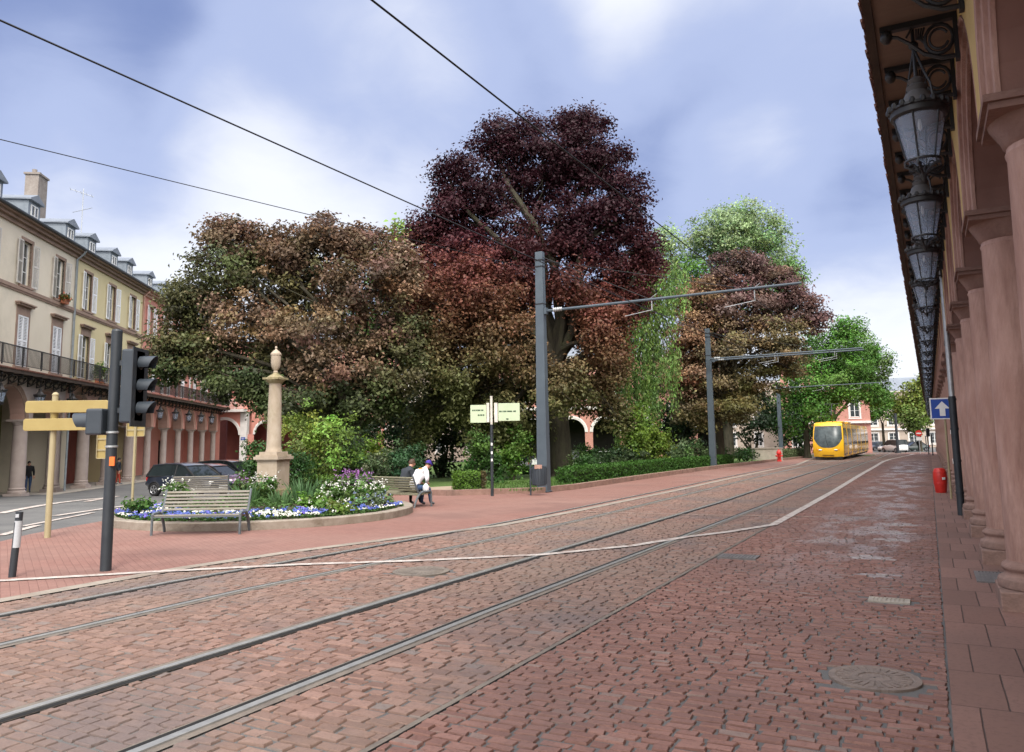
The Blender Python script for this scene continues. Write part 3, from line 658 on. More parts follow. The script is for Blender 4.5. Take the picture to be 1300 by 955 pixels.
def column_parts(root, xs, yc, r, zs, mats, bs=.45, group=None):
    """column shaft as a part with base and capital as its sub-parts; copies share meshes"""
    out = []
    hb = .5; hc = .36
    sh = MB().lathe([(r*1.0, hb-.01), (r*1.0, hb+.4), (r*.995, zs*.5), (r*.93, zs-hc-.04), (r*.97, zs-hc), (r*.93, zs-hc+.03), (r*.93, zs-hc+.05)], n=24)
    s0 = sh.build('column', mats[0], root, True)
    bb = MB().box(-bs, bs, -bs, bs, -.02, .2)
    bb.lathe([(bs*.98, .2), (bs*1.0, .25), (bs*.98, .31), (bs*.86, .33), (bs*.82, .37), (bs*.9, .42), (bs*.86, .46), (r*1.04, .47), (r*1.0, .5)], n=24)
    b0 = bb.build('column_base', mats[1], s0, True, bevel=.012)
    cb = MB().lathe([(r*.93, zs-hc+.05), (r*1.0, zs-hc+.07), (r*1.05, zs-hc+.12), (r*1.25, zs-.13), (r*1.28, zs-.11)], n=24)
    cb.box(-r*1.32, r*1.32, -r*1.32, r*1.32, zs-.112, zs-.06); cb.box(-r*1.42, r*1.42, -r*1.42, r*1.42, zs-.058, zs-.001)
    c0 = cb.build('capital', mats[2], s0, True)
    for i, x in enumerate(xs):
        if i == 0: s0.location = (x, yc, 0)
        else:
            s = share(s0, root, (x, yc, 0)); share(b0, s, (0, 0, 0)); share(c0, s, (0, 0, 0))
def bracket_mesh():
    b = MB()
    b.box(-.035, .035, -.86, 0, -.06, -.002); b.box(-.035, .035, -.05, -.002, -.46, -.06)
    def arc(cy, cz, r, a0, a1, rad, n=14): b.tube([(0, cy+r*math.cos(a0+(a1-a0)*i/n), cz+r*math.sin(a0+(a1-a0)*i/n)) for i in range(n+1)], rad, 6)
    arc(-.21, -.24, .155, 0, 2*pi, .022); arc(-.21, -.24, .105, .5, 2*pi-.4, .016)
    b.tube([(0, -.04, -.45), (0, -.2, -.445), (0, -.38, -.37), (0, -.52, -.24), (0, -.66, -.14), (0, -.8, -.1)], [.024, .024, .024, .022, .02, .02], 6)
    for k in range(4): b.tube([(0, -.36-.03*k, -.09), (0, -.40-.02*k, -.2), (0, -.33-.01*k, -.34+.05*k)], .013, 5)
    b.tube([(0, -.5, -.07), (0, -.57, -.16)], .014, 5)
    b.ball((0, -.79, -.11), .075, 8); b.box(-.045, .045, -.05, 0, -.5, -.44)
    return b
def arcade(root, cols, zs, zt, wallmats, sidex, tr_arches=True, depth=4.4, wall_top=None, cx=None, archmat='pinkstone', colmats=('sandstone', 'sandstone_dark', 'sandstone'), vaultmat='vault', yc=.34, r_col=.33, soff=6.1, canopy=True, nbr=100, brstep=1.0, av=True, bs=.44, br0=None):
    """cols: sorted column centres; an open arch between each pair"""
    b = MB(); th = .70
    for xa, xb in zip(cols, cols[1:]):
        xc = (xa+xb)/2; r = (xb-xa)/2-.40
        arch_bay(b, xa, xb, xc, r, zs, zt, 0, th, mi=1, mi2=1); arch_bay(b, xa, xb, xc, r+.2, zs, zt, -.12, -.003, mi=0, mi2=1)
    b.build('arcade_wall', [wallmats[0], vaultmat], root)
    if av:
        protos = {}
        for xa, xb in zip(cols, cols[1:]):
            r = round((xb-xa)/2-.40, 3)
            if r not in protos:
                protos[r] = archivolt(r, .24, .1).build('archivolt', archmat, root, True); protos[r].location = ((xa+xb)/2, -.002, zs)
            else: share(protos[r], root, ((xa+xb)/2, -.002, zs))
    column_parts(root, cols, yc, r_col, zs, colmats, bs)
    v = MB()
    v.box(sidex[0], sidex[1], th+.01, depth+.2, zt-.04, zt+.06)
    if tr_arches:
        for x in cols:
            r = (depth-th)/2-.02
            arch_bay(v, .0, depth-th, (depth-th)/2, r, zs-.05, zt-.05, x-.24, x+.24, fn=lambda a, y, z: (y, th+.005+a, z), n=12)
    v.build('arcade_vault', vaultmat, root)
    if canopy:
        s = MB().box(sidex[0], sidex[1], -.87, .0, soff+.002, soff+.05)
        sob = s.build('canopy', 'soffit', root)
        f = MB().box(sidex[0], sidex[1], -.955, -.872, soff-.03, soff+.14); f.build('fascia', 'darkwood', sob)
        t = MB(); t.quad((sidex[0], -.985, soff+.145), (sidex[1], -.985, soff+.145), (sidex[1], -.003, soff+.3), (sidex[0], -.003, soff+.3))
        x = sidex[0]
        while x < sidex[1]:
            jit = random.uniform(-.012, .012)
            t.tube([(x, -.995+jit, soff+.155+random.uniform(-.004, .006)), (x, -.6, soff+.235)], [.055, .05], 6)
            x += .19
        t.build('tiles', 'tile', sob)
        br = None; n = 0; x = (br0 if br0 is not None else sidex[1]-.5)
        while n < nbr and x > sidex[0]:
            if br is None: br = bracket_mesh().build('bracket', 'blackiron', root, True); br.location = (x, -.122, soff); br.scale = (1, .82, 1)
            else: share(br, root, (x, -.122, soff))
            n += 1; x -= brstep

def wall_grid(b, x0, x1, z0, z1, ops, rev=.24, y=0, mi=0):
    xs = sorted({x0, x1}|{v for o in ops for v in o[:2]}); zs = sorted({z0, z1}|{v for o in ops for v in o[2:4]})
    for xa, xb in zip(xs, xs[1:]):
        for za, zb in zip(zs, zs[1:]):
            xm, zm = (xa+xb)/2, (za+zb)/2
            if any(o[0] < xm < o[1] and o[2] < zm < o[3] for o in ops): continue
            b.quad((xa, y, za), (xb, y, za), (xb, y, zb), (xa, y, zb), mi)
    for a, c, d, e in ops:
        b.quad((a, y, d), (a, y+rev, d), (a, y+rev, e), (a, y, e), mi); b.quad((c, y, d), (c, y, e), (c, y+rev, e), (c, y+rev, d), mi)
        b.quad((a, y, e), (a, y+rev, e), (c, y+rev, e), (c, y, e), mi); b.quad((a, y, d), (c, y, d), (c, y+rev, d), (a, y+rev, d), mi)
def window_mesh(w, hh, rows=3, cols=2, f=.07, d=.06):
    b = MB()
    b.box(-w/2, -w/2+f, 0, d, 0, hh); b.box(w/2-f, w/2, 0, d, 0, hh); b.box(-w/2+f, w/2-f, 0, d, hh-f, hh); b.box(-w/2+f, w/2-f, 0, d, 0, f*1.2)
    for c in range(1, cols):
        x = -w/2+w*c/cols; b.box(x-f*.55, x+f*.55, -.012, d, f*1.2, hh-f)
    for r_ in range(1, rows):
        z = hh*r_/rows; b.box(-w/2+f, w/2-f, .012, d-.012, z-.02, z+.02)
    return b
def shutter_mesh(w, hh):
    b = MB(); f = .065
    b.box(0, f, -.022, .022, 0, hh); b.box(w-f, w, -.022, .022, 0, hh)
    for z in (0, hh*.5-.04, hh-.08): b.box(f, w-f, -.022, .022, z, z+.08)
    z = .1; n = int((hh-.2)/.075)
    for i in range(n):
        z = .09+(hh-.18)*i/n
        b.quad((f, -.02, z), (w-f, -.02, z), (w-f, .018, z+.055), (f, .018, z+.055))
    return b
PROTO = {}
def shared_part(key, name, maker, mat, parent, loc, rot=(0, 0, 0), smooth=False):
    if key not in PROTO:
        o = maker().build(name, mat, parent, smooth); PROTO[key] = o
    else: o = share(PROTO[key], parent, loc)
    o.location = loc; o.rotation_euler = rot; return o
def surround_mesh(w, hh, hood):
    b = MB(); t = .17
    b.box(-w/2-t, -w/2, -.04, .1, 0, hh+t); b.box(w/2, w/2+t, -.04, .1, 0, hh+t); b.box(-w/2, w/2, -.04, .1, hh, hh+t)
    b.box(-w/2-t-.05, w/2+t+.05, -.12, .1, -.12, -.002)
    if hood:
        b.box(-w/2-t, w/2+t, -.03, .1, hh+t+.002, hh+t+.3)
        b.box(-w/2-t-.12, w/2+t+.12, -.20, .1, hh+t+.302, hh+t+.39); b.box(-w/2-t-.19, w/2+t+.19, -.27, .1, hh+t+.392, hh+t+.46)
    return b
def railing_mesh(x0, x1, z0, hh=1.0, y=-.86):
    b = MB(); b.box(x0, x1, y-.025, y+.025, z0+hh-.05, z0+hh); b.box(x0, x1, y-.015, y+.015, z0+.08, z0+.11)
    x = x0
    while x <= x1: b.box(x-.011, x+.011, y-.011, y+.011, z0+.11, z0+hh-.05); x += .125
    x = x0
    while x <= x1: b.box(x-.025, x+.025, y-.026, y+.027, z0, z0+hh-.052); x += 2.0
    return b
# --- the red sandstone arcade along the right side
ang_r = math.atan2(-math.cos(TH), -math.sin(TH))
T0 = .66
right = thing('arcade_building', 'long arcade of red sandstone columns under a tiled canopy along the paved street', 'building', road(0, T0, .012), ang_r)
cs = [10.7+3.52*i for i in range(-3, 30)]
colsR = sorted([-s for s in cs])
SX = (colsR[0]-.6, colsR[-1]+.6)
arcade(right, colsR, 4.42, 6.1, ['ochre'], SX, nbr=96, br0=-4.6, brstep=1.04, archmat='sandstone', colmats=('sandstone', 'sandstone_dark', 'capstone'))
wl_ = MB(); bays = [((a_+b_)/2) for a_, b_ in zip(colsR, colsR[1:]) if -72 < (a_+b_)/2 < 0]
wall_grid(wl_, SX[0], SX[1], 6.16, 12.6, [o_ for x in bays for o_ in ((x-.55, x+.55, 6.9, 9.4), (x-.5, x+.5, 10.2, 12.0))], y=-.12)
wl_.quad((SX[0], .6, 6.16), (SX[1], .6, 6.16), (SX[1], .6, 12.6), (SX[0], .6, 12.6)); wl_.build('upper_wall', 'ochre', right)
for x in bays:
    for w_, z_, h_ in ((1.1, 6.9, 2.5), (1.0, 10.2, 1.8)):
        wo = shared_part('rw%s' % z_, 'window', lambda: window_mesh(w_, h_, 3), 'winframe', right, (x, .04, z_))
        shared_part('rp%s' % z_, 'pane', lambda: MB().quad((-w_/2, .045, 0), (w_/2, .045, 0), (w_/2, .045, h_), (-w_/2, .045, h_)), 'pane', wo, (0, 0, 0))
        shared_part('rs%s' % z_, 'window_surround', lambda: surround_mesh(w_, h_, False), 'sandstone', right, (x, -.12, z_))
bw = MB().box(SX[0], SX[1], 4.4, 4.7, 0, 6.04); bw.box(SX[0], SX[1], .62, 12, 12.45, 12.6); bw.build('back_wall', 'pinkstone', right)
rf = MB(); rf.prism([(-.6, 12.5), (5.5, 15.5), (11.5, 12.5)], lambda a, b_, d: (d, a, b_+.12), SX[0], SX[1]); rf.build('roof', 'slate', right)
dr = MB()
for i in range(0, 32, 2):
    x = (colsR[i]+colsR[min(i+1, 32)])/2; dr.box(x-.6, x+.6, 4.33, 4.395, 0, 2.5)
dr.build('shop_doors', 'darkwood', right)
q = g(1221, 655); s_, t_ = st(q)
px_ = -s_; py_ = t_-T0
dp = MB().tube([(px_, py_, 2.75), (px_, py_, 6.08)], .062, 12); dp.tube([(px_, py_, 6.0), (px_, py_-.02, 6.1)], .08, 12)
dpo = dp.build('drainpipe', 'galv', right, True)
d2 = MB().tube([(px_, py_, .0), (px_, py_, 2.8)], .082, 12)
for z in (.5, 1.25, 2.0, 2.7): d2.tube([(px_, py_, z), (px_, py_, z+.05)], .094, 12)
d2.build('cast_iron_foot', 'anthracite', dpo, True)
d3 = MB().box(px_-.03, px_+.03, py_-.095, py_-.083, 1.9, 2.0); d3.box(px_-.03, px_+.04, py_-.095, py_-.083, 1.2, 1.32); d3.build('sticker', 'signwhite', dpo)

# --- lanterns hanging under the canopy
def make_lantern():
    root = thing('hanging_lantern', '', 'lantern', (0, 0, 0), 0, 'black lanterns hanging under the arcade canopies')
    b = MB(); b.tube([(0, 0, 0), (0, 0, -.6)], .022, 8); b.tube([(0, 0, -.16), (0, 0, -.19), (0, 0, -.22), (0, 0, -.25)], [.03, .055, .055, .03], 8)
    for s in (1, -1):
        b.tube([(0, 0, -.22), (s*.06, 0, -.34), (s*.17, 0, -.55), (s*.29, 0, -.74), (s*.325, 0, -.9)], .014, 6)
    b.build('hanger', 'blackiron', root, True)
    b = MB().lathe([(.045, -.56), (.1, -.6), (.075, -.64), (.12, -.67), (.10, -.72), (.135, -.745), (.16, -.80), (.28, -.9), (.29, -.915)], n=16)
    b.build('dome', 'dome', root, True)
    b = MB().lathe([(.29, -.9), (.335, -.91), (.335, -.935), (.315, -.945), (.315, -1.0), (.29, -1.02), (.27, -1.02), (.27, -.9)], n=18, cap=False)
    for k in range(18):
        a = 2*pi*k/18; c, s = math.cos(a), math.sin(a)
        b.ball((.325*c, .325*s, -.905), .035, 6, sc=(1, 1, 1.2))
    for k in range(6):
        a = 2*pi*k/6+.3; c, s = math.cos(a), math.sin(a)
        b.tube([(.285*c, .285*s, -1.01), (.175*c, .175*s, -1.49)], .011, 6)
    b.tube([(.19*math.cos(2*pi*k/20), .19*math.sin(2*pi*k/20), -1.49) for k in range(21)], .016, 6)
    for k in range(6):
        a = 2*pi*k/6+.3; c, s = math.cos(a), math.sin(a)
        b.tube([(.19*c, .19*s, -1.49), (.2*c, .2*s, -1.54), (.1*c, .1*s, -1.58), (.03*c, .03*s, -1.63)], .013, 5)
        b.tube([((.12+.045*math.cos(w))*c, (.12+.045*math.cos(w))*s, -1.56+.045*math.sin(w)) for w in [j*.7 for j in range(9)]], .009, 5)
    b.lathe([(.015, -1.6), (.045, -1.63), (.03, -1.67), (.012, -1.70)], n=8)
    b.build('cage', 'blackiron', root, True)
    b = MB().lathe([(.277, -1.02), (.168, -1.485)], n=18, cap=False); b.build('glass', 'lampglass', root, True)
    b = MB().lathe([(.26, -1.025), (.2, -.96)], n=16, cap=True); b.build('reflector', 'dome', root, True)
    b = MB().lathe([(.012, -1.0), (.02, -1.06), (.024, -1.1), (.02, -1.13), (.006, -1.15)], n=10); b.build('bulb', 'bulb', root, True)
    return root
lan = make_lantern(); lan.scale = (.86, .86, .97)
lan_n = 0
for i in range(2, 31):
    s = 10.7-3*3.52+3.52*(i+.5)-.05
    if s < 6: continue
    pos = road(s, .135, 6.11)
    if lan_n < 12: lb = 'black hanging lantern with tapered glass, ' + (ORD[lan_n]+' along the right arcade counted from the near end' if lan_n else 'largest and nearest, before the ochre arches')
    else: lb = 'tiny distant lantern in the crowded far run of the right arcade'
    if lan_n == 0: o = lan; o.location = pos; o.rotation_euler.z = ang_r+.5
    else: o = dup(lan, pos, ang_r+.5+random.uniform(-.3, .3))
    o['label'] = lb; lan_n += 1

# --- plaster row with shutters, balconies and dormers on the left
D = R(7.3); ua = math.atan2(math.cos(D), -math.sin(D))
A0 = g(48, 627); kx = A0.x/A0.y
LO = Vector((kx*43, 43, -.62))
def lloc(k, y, z=0):
    c, s = math.cos(ua), math.sin(ua); return LO+Vector((c*k-s*y, s*k+c*y, z))
def dormer(root, x, z0, key='a'):
    b = MB(); w = .68
    b.box(-w, w, 0, 3.0, 0, 1.55)
    o = shared_part('dormer'+key, 'dormer', lambda: b, 'zinc', root, (x, .75, z0))
    if not any(c.name.startswith('dormer_roof') for c in o.children):
        def roofm():
            r = MB(); r.prism([(-w-.14, 1.55), (w+.14, 1.55), (w+.14, 1.63), (0, 2.0), (-w-.14, 1.63)], lambda a, b_, d: (a, d, b_), -.18, 3.1); return r
        shared_part('droof', 'dormer_roof', roofm, 'slate', o, (0, 0, 0))
        shared_part('dwin', 'dormer_window', lambda: window_mesh(.8, 1.15, 2), 'winframe', o, (0, -.045, .22))
        shared_part('dpane', 'dormer_pane', lambda: MB().quad((-.38, 0, .03), (.38, 0, .03), (.38, 0, 1.1), (-.38, 0, 1.1)), 'pane', o, (0, -.008, .22))
    return o
EAVE = 14.1; SOFF = 6.1
def row_house(name, label, x0, x1, wins, wallmat, trim, shut, cols, shopmat, rail=True, dorm=(), upper_open=True, firstclosed=True, colmats=('greystone', 'greystone', 'greystone'), archwall=None, doors=(), rcol=.36):
    root = thing(name, label, 'building', LO, ua)
    arcade(root, cols, 3.95, SOFF, [archwall or wallmat], (x0, x1), tr_arches=False, depth=3.6, archmat=trim, colmats=colmats, r_col=rcol, bs=rcol*1.25, yc=.35, soff=SOFF, nbr=int(x1-x0), vaultmat='vault_left')
    ops = []
    for x in wins:
        ops.append((x-.55, x+.55, 6.6, 9.2)); ops.append((x-.5, x+.5, 10.75, 13.05))
    b = MB(); wall_grid(b, x0, x1, SOFF+.07, EAVE-.3, ops)
    b.box(x0, x1, .4, 9, SOFF+.1, EAVE-.2) if False else None
    b.quad((x0, 0, 0), (x0, 10, 0), (x0, 10, EAVE), (x0, 0, EAVE)); b.quad((x1, 0, 0), (x1, 10, 0), (x1, 10, EAVE), (x1, 0, EAVE)); b.quad((x0, 10, 0), (x1, 10, 0), (x1, 10, EAVE), (x0, 10, EAVE))
    b.build('wall', wallmat, root)
    c = MB().box(x0, x1, -.1, .05, 10.42, 10.6); c.box(x0, x1, -.06, .04, 10.32, 10.418)
    c.box(x0, x1, -.12, .1, EAVE-.5, EAVE-.3); c.box(x0, x1, -.3, .1, EAVE-.298, EAVE-.14); c.box(x0, x1, -.5, .1, EAVE-.138, EAVE-.05)
    c.build('cornice', trim, root)
    gt = MB().tube([(x0, -.56, EAVE), (x1, -.56, EAVE)], .085, 8); gt.build('gutter', 'anthracite', root, True)
    r = MB(); r.prism([(-.5, EAVE-.04), (-.5, EAVE+.02), (4.2, EAVE+1.5), (10, EAVE+.6), (10, EAVE-.04)], lambda a, b_, d: (d, a, b_), x0, x1); r.build('roof', 'slate', root)
    for x in dorm: dormer(root, x, EAVE+.12)
    for i, x in enumerate(wins):
        for fl, (w, z0, hh) in enumerate(((1.1, 6.6, 2.6), (1.0, 10.75, 2.3))):
            wo = shared_part('win%d' % fl, 'window', lambda: window_mesh(w, hh, 4-fl), 'winframe', root, (x, .17, z0))
            shared_part('pane%d' % fl, 'pane', lambda: MB().quad((-w/2+.05, 0, .06), (w/2-.05, 0, .06), (w/2-.05, 0, hh-.05), (-w/2+.05, 0, hh-.05)), 'pane', wo, (0, .04, 0))
            shared_part('sur%d%s' % (fl, trim), 'window_surround', lambda: surround_mesh(w, hh, fl == 0), trim, root, (x, 0, z0))
            sm = shut if fl == 0 else (shut if upper_open != 'old' else 'shutter_old')
            closed = fl == 0 and firstclosed
            for sd in (-1, 1):
                sp = 'shutter%d%s%d' % (fl, sm, closed)
                sw = w/2-.01 if closed else w/2+.06
                if closed: loc, rot = (x-sd*w/2*0-(w/2-.005) if sd < 0 else x+.005, -.02, z0+.02), (0, 0, 0)
                else:
                    a = R(random.uniform(2, 9))
                    if sd < 0: loc, rot = (x-w/2-.06, -.075, z0), (0, 0, pi+a)
                    else: loc, rot = (x+w/2+.06, -.075, z0), (0, 0, -a)
                shared_part(sp, 'shutter', lambda: shutter_mesh(sw, hh-.03), sm, root, loc, rot)
    if rail: railing_mesh(x0+.05, x1-.05, SOFF+.3).build('balcony_railing', 'blackiron', root)
    s = MB().box(x0, x1, 3.6, 3.8, 0, SOFF-.05); s.build('shop_wall', shopmat, root)
    for dx, dw, dh, mat in doors: MB().box(dx-dw/2, dx+dw/2, 3.5, 3.59, .02, dh).build('shop_door', mat, root)
    f = MB().box(x0, x1, -.9, 3.6, -.35, .02); f.build('arcade_floor', 'concrete', root)
    return root
colsL = [-1.6+4.05*i for i in range(-4, 10)]
winL = [-2.85+3.98*i for i in range(-3, 11)]
c1 = row_house('shuttered_house', 'cream shuttered townhouse with closed white shutters and a chimney, at the left picture edge', -16.5, 3.3, [x for x in winL if x < 3], 'cream', 'brownstone', 'shutter', [x for x in colsL if x < -1.6+4.05*1.5]+[], 'shop_green', dorm=[-12.5, -8.7, -4.8, -.7], upper_open='old', archwall='greystone',
  doors=((-3.9, 1.0, 3.2, 'darkwood'), (-9, 1.2, 3, 'darkroom')))
c2 = row_house('shuttered_house', 'yellow shuttered townhouse with open white shutters, between the cream and the pink one', 3.303, 15.2, [x for x in winL if 3.3 < x < 15], 'yellow', 'brownstone', 'shutter', [x for x in colsL if 2 < x < 15], 'shop_red', dorm=[3.6+.4, 7.3, 11.2, 14.3], firstclosed=False, archwall='pinkstone', doors=((6.3, 1.3, 3.0, 'darkroom'), (10.5, 2.4, 2.6, 'darkroom')))
c3 = row_house('shuttered_house', 'long pink townhouse with white shutters over pink arches, behind the parked cars', 15.203, 40.6, [x for x in winL if x > 15.2], 'pink', 'pinkstone', 'shutter', [x for x in colsL if 14 < x]+[39.2], 'pink', dorm=[18.9, 22.8, 26.7, 30.6, 34.5, 38], firstclosed=False, archwall='pink', rcol=.25, colmats=('greystone', 'greystone', 'greystone'), doors=((18.5, 1.6, 2.6, 'signwhite'), (22.6, 1.5, 2.6, 'signwhite'), (29, 1.2, 2.8, 'winframe'), (33, 1.3, 3, 'darkroom')))
# painted ledge line and sign letters on the olive shop wall
text_mesh('DIO', .62, 'shop_lettering', 'darkroom', c1, Matrix.Translation((1.0, 3.585, 2.75)) @ Matrix.Rotation(R(90), 4, 'X'))
MB().box(-8, -4.5, 3.57, 3.598, 1.0, 1.12).box(-3.2, 3.2, 3.57, 3.598, 1.0, 1.12).build('wall_stripe', 'greypaint', c1)
MB().box(6.8, 9.3, 3.44, 3.58, .9, 2.7).build('shop_window', 'pane', c2); MB().box(7.1, 8.3, 3.42, 3.43, 1.0, 2.0).build('yellow_poster', 'gold', c2)
for x, m in ((3.1, 'pipe'), (15.15, 'pinkstone')):
    hs = c1 if x < 5 else c3
    b = MB().tube([(x, -.56, EAVE-.05), (x, -.45, EAVE-.25), (x, -.1, EAVE-.6), (x, -.1, 6.5)], .065, 8)
    if x < 5: b.tube([(x-.1, -.15, SOFF), (x-.1, -.12, .05)], .06, 8)
    b.build('drainpipe', m, hs, True)
ch = MB().box(-.62, .62, -.4, .4, 0, 3.4); ch.box(-.7, .7, -.48, .48, 3.4, 3.52)
for x in (-.45, .35): ch.lathe([(.13, 3.52), (.15, 3.8)], x*.7, 0, 10)
cho = ch.build('chimney', 'greychimney', c1); _cw = at(44, 268, 49)-LO; cho.location = (_cw.x*math.cos(ua)+_cw.y*math.sin(ua), -_cw.x*math.sin(ua)+_cw.y*math.cos(ua), _cw.z-1.2); print('chim', cho.location)
# antenna on the roof
an = thing('roof_antenna', 'thin television antenna on the roof behind the second dormer row', 'antenna', at(103, 296, 51))
MB().tube([(0, 0, 0), (0, 0, 3.0)], .03, 6).build('mast', 'galv', an)
ab = MB().tube([(-.7, -.3, 2.9), (.6, .2, 2.5)], .02, 5)
for k in range(5): ab.tube([(-.7+.3*k-.15, -.3+.11*k+.35, 2.9-.09*k), (-.7+.3*k+.15, -.3+.11*k-.35, 2.9-.09*k)], .012, 4)
ab.tube([(-.8, .3, 1.5), (.8, -.3, 1.6)], .02, 5); ab.build('aerial', 'galv', an)
# flower boxes on the balcony and window
for k, z, n_, lb, y in ((8.0, SOFF+.72, 1.3, 'leafy flower box hanging on the balcony railing of the yellow house', -1.05), (6.0, SOFF+.3, .8, 'bushy potted plant standing on the yellow house balcony', -.6), (1.35, 10.55, .55, 'window box with orange flowers at an upper window of the cream house', -.25)):
    o = thing('flower_box', lb, 'flower box', lloc(k, y, z), ua)
    MB().box(-n_/2, n_/2, -.12, .12, 0, .25).build('box', 'terracotta', o)
    PLANTS = None
    o['len'] = n_
# lanterns on the left arcade
for i, x in enumerate([c for c in colsL if c > -6]):
    o = dup(lan, lloc(x, -.5, SOFF), ua+.4)
    o['label'] = 'small lantern under the left balcony canopy, '+ORD[i]+' column from the left edge'

# --- corner house closing the square
cq = at(312, 590, 86); CO = Vector((cq.x, 86, -.62))
cb_ = thing('corner_house', 'pink corner house with a wide white-edged passage arch, beyond the parked cars', 'building', CO, R(174)+pi)
b = MB()     # passage front, towards the camera; local x to the right, -y to the camera, ends at x=0
arch_bay(b, -4.3, -.75, -2.55, 1.65, 3.55, 6.0, 0, .6); b.box(-9, -4.3, 0, .6, 0, 6.0)
wall_grid(b, -9, 0, 6.3, 13.6, [(-3.4, -1.9, 6.8, 9.4), (-3.3, -2.0, 10.4, 12.6), (-6.9, -5.6, 10.4, 12.6)])
b.build('wall', 'pink', cb_)
MB().box(-.75, 0, -.03, .6, 0, 6.0).box(-9, 0, -.9, .0, 6.0, 6.3).build('white_pilaster', 'whiteplaster', cb_)
o = archivolt(1.65, .3, .04).build('archivolt', 'whiteplaster', cb_, True); o.location = (-2.55, -.004, 3.55)
MB().box(-9, 0, 5, 5.2, 0, 6).build('passage_wall', 'shop_red', cb_)
for x, z, w, hh in ((-2.65, 6.8, 1.5, 2.6), (-2.65, 10.4, 1.3, 2.2), (-6.25, 10.4, 1.3, 2.2)):
    wo = window_mesh(w, hh, 3, 4 if w > 1.4 else 2).build('window', 'winframe', cb_); wo.location = (x, .15, z)
    MB().quad((-w/2, .04, 0), (w/2, .04, 0), (w/2, .04, hh), (-w/2, .04, hh)).build('pane', 'pane', wo)
railing_mesh(-9, 0, 6.3, 1.0, -.85).build('balcony_railing', 'winframe', cb_)
sb = MB().box(-.62, -.12, -.06, -.035, 3.0, 3.3); sbo = sb.build('street_name_plate', 'blue', cb_)
MB().box(-.56, -.2, -.064, -.061, 3.17, 3.21).box(-.5, -.3, -.064, -.061, 3.08, 3.12).build('plate_lettering', 'signwhite', sbo)
rf = MB(); rf.prism([(-.4, 13.6), (4, 15.6), (9, 13.6)], lambda a, b_, d: (d, a, b_), -9, 30); rf.build('roof', 'slate', cb_)
# receding second front with narrow arches
fa = R(62)
def rc(x, y, z): return (x*math.cos(fa)-y*math.sin(fa), x*math.sin(fa)+y*math.cos(fa), z)
b = MB()
for i in range(7): arch_bay(b, .6+3.4*i, 4.0+3.4*i, 2.3+3.4*i, 1.25, 3.6, 6.0, 0, .5, fn=rc)
ops = [(1.7+3.4*i, 2.9+3.4*i, z, z+hh) for i in range(7) for z, hh in ((6.9, 2.5), (10.4, 2.1))]
b2 = MB(); wall_grid(b2, 0, 24.4, 6.0, 13.6, ops); b.add([rc(*p) for p in b2.v], b2.f)
for i in range(8): b.add([rc(*p) for p in MB().box(.25+3.4*i, .95+3.4*i, 0, .5, 0, 3.6).v], MB().box(0, 1, 0, 1, 0, 1).f)
b.build('side_wall', 'pink', cb_)
for i in range(7):
    for z, hh in ((6.9, 2.5), (10.4, 2.1)):
        wo = shared_part('cw%s' % z, 'window', lambda: window_mesh(1.2, hh), 'winframe', cb_, rc(2.3+3.4*i, .12, z), (0, 0, fa))
        shared_part('cp%s' % z, 'pane', lambda: MB().quad((-.6, .04, 0), (.6, .04, 0), (.6, .04, hh), (-.6, .04, hh)), 'pane', wo, (0, 0, 0))
    a_ = shared_part('cav', 'archivolt', lambda: archivolt(1.25, .26, .04), 'whiteplaster', cb_, rc(2.3+3.4*i, -.004, 3.6), (0, 0, fa))
MB().add([rc(*p) for p in MB().box(.5, 24, 4, 4.2, 0, 6).v], MB().box(0, 1, 0, 1, 0, 1).f).build('arcade_back', 'shop_red', cb_)

